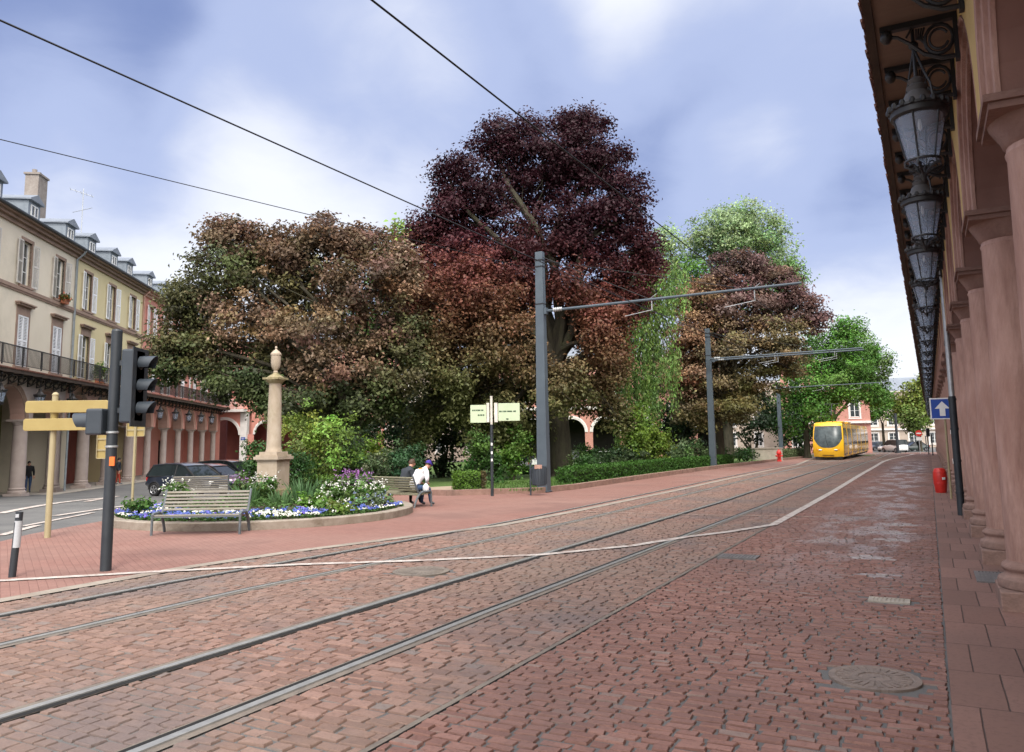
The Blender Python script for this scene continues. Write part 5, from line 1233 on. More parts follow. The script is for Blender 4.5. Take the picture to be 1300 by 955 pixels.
# lawn blades (uncountable)
def blades(name, poly_fn, n, col, hgt):
    P = np.array([poly_fn() for _ in range(n)]); T = np.array([0, 0, 1])+rng.normal(size=(n, 3))*.35; Nn = np.cross(T, unit(n)); Nn /= np.linalg.norm(Nn, axis=1, keepdims=True)
    C = np.array(col)*(1+.25*rng.normal(size=(n, 1)))
    o = leaf_obj(name, P, Nn, hgt*(.6+.8*rng.random(n)), C, asp=.18, T=T); o['kind'] = 'stuff'; o['label'] = 'short grass blades on the park lawn'; o['category'] = 'grass'; return o
def lawn_pt():
    while True:
        s = random.uniform(25.5, 62)**1.0; t = -12.6-random.random()**1.5*9
        x, y = xy(s, t)
        if x/y > -.07: return (x, y, h(x, y)+.16)
blades('grass', lawn_pt, 16000, (.08, .15, .03), .12)

# ------------------------------------------------------------------ round flower bed with the stone column
BC = Vector((-6.72, 21.95)); BR_ = 3.95
def ring(name, r0, r1, z0, z1, mat, n=72, kind=None):
    b = MB(); vs = []
    for k in range(n):
        a = 2*pi*k/n
        for r, z in ((r1, -.05), (r1, z1-.02), (r1-.03, z1), (r0, z1), (r0, -.05)): vs.append((BC.x+r*math.cos(a), BC.y+r*math.sin(a), z))
    b.add(vs, [(k*5+j, ((k+1) % n)*5+j, ((k+1) % n)*5+j+1, k*5+j+1) for k in range(n) for j in range(4)])
    return b.build(name, mat)
tag(ring('bed_kerb', BR_-.28, BR_, 0, .19, 'bedstone'), 'round pale stone kerb enclosing the flower bed', 'kerb')
b = MB(); b.lathe([(BR_-.27, .09), (BR_*.75, .16), (BR_*.4, .26), (.01, .3)], BC.x, BC.y, 40, cap=False); struct(b.build('flower_soil', 'soil', None, True))
def bedz(x, y):
    r = math.hypot(x-BC.x, y-BC.y)/BR_; return .3-.17*r*r
def bed_pt(a0, a1, r0, r1):
    a = random.uniform(a0, a1); r = BR_*math.sqrt(random.uniform(r0**2, r1**2)); return BC.x+r*math.cos(a), BC.y+r*math.sin(a)
# low pansies: blue, white and violet blossoms over green leaves
P, Nn, S, C = [], [], [], []
def leaf1(p, n_, s, c): P.append(p); Nn.append(n_); S.append(s); C.append(c)
for i in range(1500):
    x, y = bed_pt(pi*1.0, pi*2.0, .62, .925); z = bedz(x, y)
    for k in range(4):
        leaf1((x+random.gauss(0, .05), y+random.gauss(0, .05), z+random.uniform(.02, .09)), tuple(Vector((random.gauss(0, .5), random.gauss(0, .5), 1)).normalized()), .085, np.array((.06, .12, .03))*random.uniform(.6, 1.5))
for i in range(1000):
    x, y = bed_pt(0, 2*pi, 0, .66)
    if random.random() > .45+noise.noise(Vector((x*.8, y*.8, 3))): continue
    z = bedz(x, y)
    for k in range(4):
        leaf1((x+random.gauss(0, .07), y+random.gauss(0, .07), z+random.uniform(.02, .16)), tuple(Vector((random.gauss(0, .5), random.gauss(0, .5), 1)).normalized()), .11, np.array((.07, .14, .035))*random.uniform(.6, 1.5))
o = leaf_obj('bedding_leaves', *map(np.array, (P, Nn, S, C))); tag(o, 'low green bedding leaves filling the round bed', 'leaves', kind='stuff')
P, Nn, S, C = [], [], [], []
for i in range(800):
    x, y = bed_pt(pi*1.0, pi*2.02, .62, .93); z = bedz(x, y)
    q = noise.noise(Vector((x*1.3, y*1.3, 0)))
    c = (.09, .13, .42) if q > -.08 else (.66, .66, .58)
    if random.random() < .18: c = random.choice([(.72, .72, .66), (.16, .10, .5), (.2, .24, .62)])
    for k in range(4):
        nv = Vector((random.gauss(0, .35), -.55+random.gauss(0, .35), .9)).normalized()
        leaf1((x+random.gauss(0, .022), y+random.gauss(0, .022), z+random.uniform(.10, .15)), tuple(nv), .06, np.array(c)*random.uniform(.75, 1.2))
S = [q_*.8 for q_ in S]
o = leaf_obj('pansies', *map(np.array, (P, Nn, S, C)), asp=.9, mat='petal'); tag(o, 'blue and white pansies carpeting the front of the bed', 'flowers', kind='stuff')
def plant(name, label, x, y, r, hh, col, n, blossoms=(), leaf=.1, strap=False, cat='plant', group=None):
    root = thing(name, label, cat, (x, y, bedz(x, y)-.02), 0, group)
    if strap:
        b = MB()
        Pq, Tq = [], []
        for i in range(n):
            a = random.random()*2*pi; rr = r*math.sqrt(random.random())*.6; L = hh*random.uniform(.6, 1.05); lean = random.uniform(.05, .45)
            p0 = Vector((rr*math.cos(a), rr*math.sin(a), 0)); w = .018
            d = Vector((math.cos(a)*lean, math.sin(a)*lean, 1)).normalized(); sd_ = d.cross(Vector((random.gauss(0, 1), random.gauss(0, 1), 0))).normalized()*w
            p1 = p0+d*L*.6; p2 = p0+d*L+Vector((math.cos(a), math.sin(a), -.6))*lean*L*.25
            b.add([p0-sd_, p0+sd_, p1+sd_, p1-sd_, p2], [(0, 1, 2, 3), (3, 2, 4)])
        b.build('leaves', M('strap leaves '+str(len(bpy.data.materials)), col, rough=.6, scale=4, var=.3), root)
    else:
        L = []
        for i in range(6):
            a = i*1.05+random.random(); L.append(((r*.5*math.cos(a), r*.5*math.sin(a), hh*random.uniform(.3, .7)), (r*.55, r*.55, hh*.32), n//6, col))
        Pq, Nq, Sq, Cq = crown_pts(L, leaf, cs=.12, var=.25, core=.1); Pq[:, 2] = np.maximum(Pq[:, 2], .02)
        leaf_obj('foliage', Pq, Nq, Sq, Cq, root)
    if blossoms:
        Pb, Nb, Sb, Cb = [], [], [], []
        for cnt, bc, zlo, zhi in blossoms:
            for i in range(cnt):
                a = random.random()*2*pi; rr = r*math.sqrt(random.random()); z = hh*random.uniform(zlo, zhi)
                for k in range(4):
                    Pb.append((rr*math.cos(a)+random.gauss(0, .02), rr*math.sin(a)+random.gauss(0, .02), z+random.gauss(0, .025))); Nb.append(tuple(Vector(unit(1)[0]+np.array([0, -.4, .5])).normalized())); Sb.append(.046); Cb.append(np.array(bc)*random.uniform(.8, 1.15))
        leaf_obj('blossoms', *map(np.array, (Pb, Nb, Sb, Cb)), root, asp=.85, mat='petal')
    return root
WB, VB, LB = (.72, .72, .66), (.30, .12, .34), (.42, .24, .5)
FG = (.075, .15, .03)
PL = [
 ('flowering_plant', 'tall leafy plant with white blossoms behind the left end of the front bench', -8.75, 20.9, .42, .8, FG, 900, ((42, WB, .55, 1.05),)),
 ('flowering_plant', 'short leafy plant at the bed edge left of the front bench', -9.3, 20.1, .38, .45, (.06, .14, .03), 500, ()),
 ('flowering_plant', 'thin violet flower spike plant behind the front bench middle', -7.75, 22.9, .26, .85, (.085, .14, .04), 500, ((26, LB, .6, 1.0),)),
 ('flowering_plant', 'bushy white flowering plant left of the column pedestal', -7.6, 24.2, .4, .66, (.09, .16, .035), 1000, ((48, WB, .5, 1.05), (14, LB, .6, 1.0))),
 ('flowering_plant', 'pink and white flowering plant close to the pedestal corner', -7.0, 22.6, .4, .85, (.08, .15, .035), 700, ((36, WB, .5, 1.0),)),
 ('flowering_plant', 'violet honesty flowers in front of the clipped hedge', -4.9, 24.6, .6, .9, (.07, .13, .035), 900, ((60, VB, .55, 1.05),)),
 ('flowering_plant', 'dusky violet flowers at the right rear of the bed', -4.6, 23.9, .5, .8, (.075, .13, .04), 800, ((50, VB, .55, 1.05), (10, LB, .7, 1.1))),
 ('flowering_plant', 'white flowered clump in the middle right of the bed', -4.6, 21.6, .6, .62, (.085, .17, .035), 1100, ((44, WB, .5, 1.1),)),
 ('flowering_plant', 'white topped plant at the right end of the bed', -4.0, 22.6, .45, .6, (.075, .16, .03), 900, ((50, WB, .6, 1.1),)),
 ('flowering_plant', 'grey green lavender clump at the bed right edge', -3.75, 21.2, .55, .4, (.16, .20, .10), 1300, ((20, (.30, .36, .55), .6, 1.1),)),
 ('flowering_plant', 'lime green cushion plant at the bed right front', -4.4, 19.9, .5, .3, (.15, .22, .05), 1000, ((16, WB, .6, 1.1),)),
 ('flowering_plant', 'low yellow green foliage clump near the bed front', -5.0, 20.4, .5, .4, (.11, .2, .035), 900, ((16, WB, .6, 1.1),)),
]
for e in PL: plant(*e)
plant('iris_clump', 'clump of upright strap leaves right of the pedestal', -5.75, 22.3, .65, .75, (.06, .13, .045), 120, strap=True)
plant('iris_clump', 'second strap leaf clump at the pedestal foot', -6.2, 21.5, .4, .5, (.07, .14, .05), 70, strap=True)
plant('iris_clump', 'strap leaf clump between the front bench end and the pedestal', -7.05, 21.4, .35, .65, (.055, .12, .04), 60, strap=True)

# stone column with urn
cp = at(346, 640, 25.0); pil = thing('stone_monument', 'weathered stone column on a square pedestal topped by an urn, in the round bed', 'monument', (cp.x, 25.0, .1), R(-17)); pil.scale = (.47, .47, .79)
MB().box(-.86, .86, -.86, .86, 0, .55).build('plinth', 'mossstone', pil, bevel=.05)
b = MB().box(-.74, .74, -.74, .74, .55, 1.62); b.box(-.80, .80, -.80, .80, 1.62, 1.68); b.box(-.92, .92, -.92, .92, 1.682, 1.80); b.box(-.82, .82, -.82, .82, 1.802, 1.86); b.box(-.66, .66, -.66, .66, 1.862, 1.98)
b.box(-.58, .58, -.752, -.741, .72, 1.48)
b.build('pedestal', 'palestone', pil, bevel=.012)
b = MB().lathe([(.53, 1.98), (.53, 2.02), (.5, 2.06), (.475, 2.2), (.455, 3.0), (.425, 4.0), (.40, 4.62), (.42, 4.66)], n=28); b.build('shaft', 'palestone', pil, True)
b = MB().lathe([(.42, 4.66), (.45, 4.68), (.62, 4.78), (.66, 4.82)], n=24); b.box(-.6, .6, -.6, .6, 4.822, 4.90); b.lathe([(.58, 4.90), (.4, 4.98), (.2, 5.05), (.14, 5.1)], n=20); b.build('capital', 'mossstone', pil, True)
b = MB().lathe([(.13, 5.08), (.16, 5.12), (.12, 5.18), (.17, 5.22), (.28, 5.34), (.32, 5.5), (.33, 5.78), (.36, 5.8), (.36, 5.86), (.3, 5.9), (.2, 5.97), (.08, 6.02), (.06, 6.06), (.09, 6.1), (.05, 6.15), (.01, 6.17)], n=22); b.build('urn', 'palestone', pil, True)
# plants in the balcony flower boxes
for o in [o for o in bpy.data.objects if o.name.startswith('flower_box')]:
    n_ = o['len']; del o['len']
    L = [((random.uniform(-n_/2, n_/2), random.uniform(-.05, .05), .35), (.16, .14, .16), 70, (.06, .13, .03)) for _ in range(int(4+n_*4))]
    if 'bushy' in o['label']: L = [((0, 0, .75), (.28, .26, .5), 600, (.10, .2, .03))]
    p_, n2, s2, c2_ = crown_pts(L, .13, cs=.2, spray=0, per=14, core=0)
    if 'orange' in o['label']: c2_ = np.where(rng.random((len(c2_), 1)) < .35, np.array((.6, .12, .03)), c2_)
    leaf_obj('plants', p_, n2, s2, c2_, o)

# ------------------------------------------------------------------ tram masts, wires
def onz(px, py, z):
    d = ray(px, py); return d*((z-EYE)/d.z)+Vector((0, 0, EYE))
arm_rot = math.atan2(-math.sin(TH), math.cos(TH))        # local x points across the street (towards the arcade)
def mast(label, s, t, top, arms, reach, w0, w1):
    root = thing('tram_mast', label, 'mast', road(s, t), arm_rot, 'grey masts carrying the tram wires')
    b = MB(); vs = []
    for z, w in ((-.1, w0), (.02, w0), (top, w1)):
        for a, c in ((-1, -1), (1, -1), (1, 1), (-1, 1)): vs.append((a*w/2, c*w/2*.8, z))
    b.add(vs, [(0, 1, 5, 4), (1, 2, 6, 5), (2, 3, 7, 6), (3, 0, 4, 7), (4, 5, 9, 8), (5, 6, 10, 9), (6, 7, 11, 10), (7, 4, 8, 11), (8, 9, 10, 11), (3, 2, 1, 0)])
    b.box(-w0/2-.04, w0/2+.04, -w0/2, w0/2, .021, .06); b.build('pole', 'greypaint', root, bevel=.015)
    for i, (z, y) in enumerate(arms):
        a = MB().tube([(w1*.4, y, z), (reach, y, z+.12)], [.055, .045], 8); a.box(w1*.3, w1*.9, y-.09, y+.09, z-.12, z+.12)
        ao = a.build('bracket_arm', 'greypaint', root, True)
        for x in (4.35, 7.9):
            if x > reach: continue
            f = MB()
            f.tube([(x, y, z+.02), (x, y, z-.34)], .022, 6); f.tube([(x, y, z-.32), (x-1.0, y, z-.46)], .014, 5); f.tube([(x-.15, y, z+.02), (x+.2, y, z+.25)], .012, 5)
            f.build('wire_holder', 'galv', ao, True)
        f = MB()
        for x in (.55, .62, .7, .77, .85): f.ball((x, y, z+.02), .085, 8, sc=(.6, 1, 1))
        f.build('insulator', 'galv', ao, True)
    st_ = MB()
    if top-arms[0][0] > 1: 
        st_.tube([(0, 0, top-.15), (reach*.45, arms[0][1], arms[0][0]+.1)], .012, 5); st_.tube([(0, 0, top-.3), (reach*.8, arms[0][1], arms[0][0]+.13)], .010, 5)
        for z in (top-.35, top-.6, arms[0][0]+.25): st_.box(-w1*.55, w1*.55, -w1*.46, w1*.46, z, z+.05)
        st_.build('stay_wire', 'wire', root)
    return root
mast('tall grey square mast with a long bracket arm and a bin at its foot', 27.0, -12.75, 9.05, [(6.75, 0)], 9.4, .42, .30)
mast('grey mast with twin bracket arms in front of the red maple trunk', 53.0, -12.72, 9.25, [(7.15, -.6), (7.15, .6)], 9.5, .42, .30)
mast('third grey mast from the camera with its arm at the very top', 86, -13.6, 7.5, [(7.3, 0)], 9.6, .42, .34)
mast('distant dark mast standing before the brick house', 118, -13.8, 9, [(7.3, 0)], 9, .38, .3)
def wire(label, pts, r, sag=.0):
    b = MB(); P = []
    for a, c in zip(pts, pts[1:]):
        a, c = Vector(a), Vector(c); P += [a.lerp(c, i/10)-Vector((0, 0, sag*math.sin(pi*i/10))) for i in range(10)]
    P.append(Vector(pts[-1])); b.tube(P, r, 5)
    return tag(b.build('overhead_wire', 'wire', None), label, 'wire', 'overhead wires of the tram')
tb = st(onz(473, 0, 6.5))[1]; ta = st(onz(0, 25, 6.5))[1]
wire('straight contact wire running over the nearer tram track', [road(-6, tb, 6.5), road(27, tb, 6.48), road(53, tb, 6.9), road(86, tb-.1, 7.0), road(130, tb-.8, 7.0)], .013)
wire('straight contact wire running over the farther tram track', [road(-12, ta, 6.5), road(27, ta, 6.48), road(53, ta, 6.9), road(86, ta-.1, 7.0), road(130, ta-.8, 7.0)], .013)
Pm = road(27, -12.75, 8.35); Q = at(0, 177, 17)
wire('thin span wire sloping from the nearest mast up to the left', [Pm+Vector((-.1, 0, 0)), Q, Q+(Q-Pm)*.7], .012)
for k, (zz, tgt) in enumerate([(8.6, (53, -12.7, 8.7)), (8.9, (53, -12.7, 9.1))]):
    wire(['lower', 'upper'][k]+' thin feeder wire between the first and second grey masts', [road(27, -12.7, zz), road(*tgt)], .008, .25)
mp_ = road(27.15, -13.0)
# the bin at the mast foot
q = g(684, 629); bn = thing('litter_bin', 'grey ribbed litter bin on a slim post beside the tall mast', 'bin', q)
b = MB().lathe([(.22, .34), (.25, .36), (.27, .95), (.255, 1.0), (.22, 1.0), (.2, .5)], .03, 0, 22, cap=False); b.lathe([(.01, .35), (.22, .35)], .03, 0, 22, cap=False)
for k in range(18):
    a = 2*pi*k/18; b.tube([(.03+.255*math.cos(a), .255*math.sin(a), .38), (.03+.275*math.cos(a), .275*math.sin(a), .94)], .016, 5)
b.build('basket', 'signalgrey', bn, True)
MB().tube([(-.28, 0, -.05), (-.28, 0, 1.12)], .03, 8).box(-.3, -.2, -.03, .03, .5, .56).box(-.3, -.2, -.03, .03, .88, .94).build('post', 'signalgrey', bn)
b = MB().box(-.14, .12, -.27, -.255, .92, 1.06); b.build('plate', 'sandstone', bn)

# ------------------------------------------------------------------ signs and signals
q = g(134, 725); tl = thing('traffic_light', 'dark traffic light pole with side-facing signal heads, left foreground', 'traffic light', q)
b = MB().tube([(0, 0, -.05), (0, 0, 3.72)], .083, 18); b.lathe([(.083, 3.72), (.07, 3.75), (.01, 3.76)], n=18)
b.build('pole', 'anthracite', tl, True)
b = MB()
for z in (1.88, 2.1): b.lathe([(.085, z), (.093, z+.005), (.093, z+.03), (.085, z+.035)], n=18)
b.build('pole_band', 'galv', tl, True)
MB().box(.02, .1, -.093, -.07, 1.6, 1.74).build('orange_button', 'orange', tl)
def signal_head(name, x, z0, n, facing, w=.3, d=.22, r=.115, step=.34, col='anthracite'):
    b = MB(); H_ = n*step+.08
    x0, x1 = (x, x+facing*d) if facing > 0 else (x-d, x)
    b.box(x0, x1, -w/2, w/2, z0, z0+H_)
    o = b.build(name, 'signalgrey', tl, bevel=.03)
    v = MB(); l = MB()
    xf = x+facing*d
    for i in range(n):
        zc = z0+.04+step*(i+.5)
        vs = []; m = 14
        for j in range(m+1):
            a = R(-35)+R(250)*j/m
            for L in (0, 1):
                tip = (.26-.08*(1-math.sin(max(0, a)))*.8) if L else 0
                vs.append((xf+facing*tip, r*math.cos(a), zc+r*math.sin(a)))
        v = MB(); l = MB(); W2 = vs+[(p[0], p[1]*.93, zc+(p[2]-zc)*.93) for p in vs]; k2 = len(vs)
        v.add(W2, [(2*j, 2*j+1, 2*j+3, 2*j+2) for j in range(m)]+[(k2+2*j, k2+2*j+2, k2+2*j+3, k2+2*j+1) for j in range(m)]+[(2*j+1, k2+2*j+1, k2+2*j+3, 2*j+3) for j in range(m)])
        l.ball((xf+facing*.002, 0, zc), r*.9, 12, sc=(.25, 1, 1))
        v.build('visor', 'signalgrey', o, True); l.build('lens', 'darkroom', o, True)
    return o
hd = signal_head('vehicle_signal', .16, 2.26, 3, 1, w=.32, d=.24, step=.36)
MB().box(.385, .40, -.26, .26, 2.20, 3.44).build('backboard', 'anthracite', hd)
MB().box(.07, .17, -.03, .03, 2.42, 2.5).box(.07, .17, -.03, .03, 3.17, 3.25).build('mount', 'anthracite', tl)
signal_head('pedestrian_signal', -.09, 2.08, 1, -1, w=.34, d=.26, r=.14, step=.33)
# blank-backed gold direction boards
q = g(60, 683); sp = thing('direction_sign', 'beige post with two gold pointed direction boards seen from behind', 'direction sign', q, R(4))
b = MB().tube([(0, 0, -.05), (0, 0, 3.0)], .062, 16); b.lathe([(.066, 3.0), (.07, 3.03), (.04, 3.07), (.01, 3.08)], n=16); b.build('post', 'goldpost', sp, True)
def board(z, x0, x1, tip):
    e = MB(); hh = .26; p = [(x0+.03, 0), (x1, 0), (x1+tip, hh/2), (x1, hh), (x0+.03, hh), (x0, hh-.04), (x0, .04)]
    e.prism(p, lambda a, b_, d: (a, d, z+b_), -.045, .0)
    return e.build('board', 'gold', sp, bevel=.01)
for z, x0, x1 in ((2.63, -.56, 1.12), (2.25, -.58, .78)):
    bo = board(z, x0, x1, .2); bo.location = (0, -.07, 0)
MB().lathe([(.075, 2.26), (.085, 2.28), (.085, 2.32), (.075, 2.34), (.075, 2.58), (.085, 2.6), (.085, 2.64), (.075, 2.68)], n=16).build('collar', 'gold', sp, True)
def panel_sign(label, px, py, w, hh, z, post_h, rz, off=0, frame=True):
    q = g(px, py); r_ = thing('panel_sign', label, 'sign', q, rz)
    MB().tube([(0, 0, -.05), (0, 0, post_h)], .035, 12).build('post', 'goldpost', r_, True)
    b = MB().box(off-w/2, off+w/2, .04, .055, z, z+hh); po = b.build('panel', 'gold', r_)
    b = MB()
    for a in ((off-w/2-.015, off-w/2, z, z+hh), (off+w/2, off+w/2+.015, z, z+hh), (off-w/2, off+w/2, z-.015, z), (off-w/2, off+w/2, z+hh, z+hh+.015)): b.box(a[0], a[1], .0, .065, a[2], a[3])
    for zz in (z+hh*.3, z+hh*.7): b.box(off-w/2, off+w/2, .02, .039, zz-.02, zz+.02)
    b.build('rim', 'goldpost', po)
panel_sign('gold backed panel on a thin beige post between the traffic light and the front bench', 167, 655, .46, .56, 2.18, 2.74, R(5))
panel_sign('gold panel seen from behind, partly hidden by the traffic light pole', 141, 668, .44, .66, 1.62, 2.3, R(5), off=-.2)
# bollard
q = g(15, 733); bo = thing('bollard', 'dark slim bollard with a grey reflective band at the left edge', 'bollard', q)
b = MB().tube([(0, 0, -.05), (.03, 0, .5), (.055, 0, .95)], .052, 14); b.build('post', 'anthracite', bo, True)
b = MB().tube([(.035, 0, .43), (.052, 0, .82)], .0545, 14); b.build('reflector', 'reflect', bo, True)
MB().box(.03, .08, -.056, -.045, .87, .92).build('badge', 'reflect', bo)
# park direction sign
q = g(625, 630); ps = thing('direction_sign', 'dark post carrying two pale green lettered panels beside the box hedge', 'direction sign', q)
b = MB().tube([(0, 0, -.05), (0, 0, 2.5)], .055, 12); b.build('post', 'anthracite', ps, True)
b = MB()
for z in (1.2, 1.45, 1.75): b.box(-.03, .03, -.062, -.05, z, z+.09)
b.build('sticker', 'signwhite', ps)
MB().tube([(0, -.02, 2.48), (0, -.02, 3.48)], .045, 12).box(-.17, -.075, -.06, .02, 2.56, 3.24).box(.1, .22, -.06, .02, 2.56, 3.24).build('bracket', 'signcream', ps)
for sx, x0, x1, z, rows in ((-1, -.74, -.18, 2.55, ((2.98, [.07, .06, .05, .02, .12, .1], -.68), (2.81, [.08, .1, .06], -.48))), (1, .24, 1.0, 2.60, ((2.93, [.12, .05, .1, .03, .2, .12], .27), (2.66, [.1], .52)))):
    pn = MB().box(x0, x1, -.035, -.01, z, z+.62).build('panel', 'palegreen', ps, bevel=.006)
    e = MB()
    for zz, ws, xs in rows:
        for w in ws:
            e.box(xs, min(xs+w*.8, x1-.02), -.039, -.036, zz-.02, zz+.03); xs += w
    e.build('faded_lettering', 'ink', pn)
# one-way sign, red barrel bin
q = g(1208, 634); ow = thing('one_way_sign', 'square blue one-way sign with a white arrow on a thin beige post', 'road sign', q, -R(27))
MB().tube([(0, 0, -.05), (0, 0, 2.95)], .032, 12).build('post', 'goldpost', ow, True)
sx = -.05
pn = MB().box(sx-.33, sx+.33, -.055, -.035, 2.36, 3.0).build('panel', 'signwhite', ow, bevel=.006)
MB().box(sx-.295, sx+.295, -.058, -.0555, 2.395, 2.965).build('blue_field', 'blue', pn)
ar = MB().prism([(-.075, 2.46), (.075, 2.46), (.075, 2.68), (.2, 2.68), (0, 2.9), (-.2, 2.68), (-.075, 2.68)], lambda a, b_, d: (sx+a, d, b_), -.061, -.0585); ar.build('arrow', 'signwhite', pn)
q = g(1195, 626); rb = thing('litter_bin', 'red barrel shaped litter bin by the arcade kerb', 'bin', q)
MB().lathe([(.15, 0), (.165, .03), (.2, .3), (.215, .5), (.2, .68), (.165, .78), (.12, .81), (.1, .76)], n=24).build('barrel', 'red', rb, True)
MB().lathe([(.202, .30), (.21, .31), (.21, .33), (.203, .34)], n=24, cap=False).lathe([(.2, .66), (.208, .67), (.205, .69), (.196, .70)], n=24, cap=False).build('hoop', 'hydrantred', rb, True)
MB().box(-.05, .05, -.222, -.212, .44, .52).build('label', 'signwhite', rb)
# hydrant and stone box
q = onY(988, 70); hy = thing('fire_hydrant', 'small red fire hydrant at the end of the low hedge', 'hydrant', q)
MB().lathe([(.2, 0), (.2, .1), (.16, .14), (.16, .62), (.22, .66), (.22, .74), (.17, .9), (.07, 1.0), (.05, 1.06)], n=16).build('body', 'hydrantred', hy, True)
MB().tube([(-.3, 0, .5), (.3, 0, .5)], .08, 10).tube([(0, -.3, .5), (0, 0, .5)], .09, 10).build('outlet', 'hydrantred', hy, True)
q = onY(973, 73); ub = thing('utility_box', 'squat concrete utility box left of the red hydrant', 'box', q)
MB().box(-1.25, 1.25, -.5, .5, 0, 1.1).build('body', 'concrete', ub, bevel=.04); MB().box(-1.3, 1.3, -.55, .55, 1.101, 1.2).build('lid', 'kerbstone', ub)
# ground ironwork
def cover(name, label, pos, shape, mat, cat, rz=0):
    b = MB()
    if shape[0] == 'round':
        r = shape[1]; b.lathe([(r, -.02), (r, .012), (r-.05, .014), (r-.06, .009), (.01, .009)], n=40, cap=False)
        for k in range(24):
            a = k*pi/12; b.box(-.02, .02, r*.35, r*.8, .009, .014, mat=Matrix.Rotation(a, 4, 'Z'))
    else:
        w, d, n = shape[1:]
        b.box(-w/2, w/2, -d/2, -d/2+.03, -.02, .014); b.box(-w/2, w/2, d/2-.03, d/2, -.02, .014); b.box(-w/2, -w/2+.03, -d/2+.03, d/2-.03, -.02, .014); b.box(w/2-.03, w/2, -d/2+.03, d/2-.03, -.02, .014)
        for i in range(n):
            x = -w/2+.04+(w-.08)*i/max(1, n-1); b.box(x-.012, x+.012, -d/2+.03, d/2-.03, -.02, .012)
        b.box(-w/2+.03, w/2-.03, -d/2+.03, d/2-.03, -.02, .004)
    o = b.build(name, mat); o.location = pos; o.rotation_euler.z = rz
    return tag(o, label, cat)
cover('manhole_cover', 'round worn manhole cover in the street near the arcade kerb', road(7.15, -.52, -.005), ('round', .34), 'iron_cover', 'manhole cover')
cover('drain_plate', 'rectangular pale plate set in the red street setts', road(10.5, -.55, -.007), ('rect', .44, .26, 9), 'concrete', 'drain cover', -TH)
cover('drain_grate', 'dark square drain grate in the setts below the bend of the white line', road(13.3, -2.85, .004), ('rect', .6, .4, 11), 'grating', 'drain cover', -TH)
cover('floor_grate', 'grey steel grating in the arcade floor beside the columns', road(12.55, .42+.2, .016), ('rect', .42, .9, 9), 'grating', 'floor grate', -TH)
cover('manhole_cover', 'dark worn manhole cover between the rails of the far track', road(10.1, -6.8, .004), ('round', .42), 'railbed', 'manhole cover')

# ------------------------------------------------------------------ benches
def bench(label, loc, rz, wood):
    """front faces local -y"""
    root = thing('park_bench', label, 'bench', loc, rz, 'slatted park benches around the flower bed')
    W = 1.92
    b = MB()
    for i in range(5):
        y = -.24+i*.105; z = .43-.012*i; b.box(-W/2+.03, W/2-.03, y-.043, y+.043, z-.035, z)
    b.build('seat', wood, root, bevel=.008)
    b = MB()
    for i in range(6):
        u = i/5; y = .265+.16*u; z = .50+.36*u
        b.box(-W/2+.05, W/2-.05, -.016, .016, -.024, .024, mat=Matrix.Translation((0, y, z)) @ Matrix.Rotation(R(-22), 4, 'X'))
    b.build('backrest', wood, root, bevel=.006)
    for x in (-W/2+.03, W/2-.03):
        MB().tube([(x, -.30, -.02), (x, -.29, .25), (x, -.285, .43), (x, -.24, .455), (x, -.1, .455)], [.028, .028, .03, .03, .028], 8).build('front_leg', 'benchmetal', root, True)
        MB().tube([(x, .40, -.02), (x, .36, .12), (x, .28, .28), (x, .17, .41), (x, .05, .455), (x, -.12, .45)], [.028, .03, .034, .036, .034, .03], 8).build('rear_leg', 'benchmetal', root, True)
        MB().tube([(x, .14, .42), (x, .235, .44), (x, .30, .55), (x, .455, .92)], [.026, .028, .028, .024], 8).build('back_support', 'benchmetal', root, True)
    MB().box(-.02, .02, .03, .06, 0, .0).box(-W/2+.05, W/2-.05, -.305, -.28, .37, .395).build('rail', 'benchmetal', root)
    return root
def two(p, q_): return math.atan2(q_.y-p.y, q_.x-p.x)
pa, pb = g(190, 680.5), g(306, 678.5)
rz = two(pa, pb); mid = (pa+pb)/2; nrm = Vector((-math.sin(rz), math.cos(rz), 0))
bench('empty grey slatted bench facing the tram road in front of the flowers', mid+nrm*.30, rz, 'slatwood')
e0 = Vector((-2.62, 23.75, 0)); ax = Vector((-.77, .64, 0)).normalized()
b2c = e0+ax*.96; fdir = Vector((.64, .77, 0)).normalized()
rz2 = math.atan2(fdir.y, fdir.x)+pi/2        # local -y = facing
b2c = b2c+fdir*.0; b2c.z = h(b2c.x, b2c.y)
bench('slatted bench with two people seated on it, seen from behind', b2c, rz2, 'slatwood_b')
q1, q2 = onY(226, 28.8), onY(291, 29.2)
bench('slatted bench seen from behind beyond the flower bed, before the parked cars', (q1+q2)/2, two(q1, q2)+pi, 'slatwood')

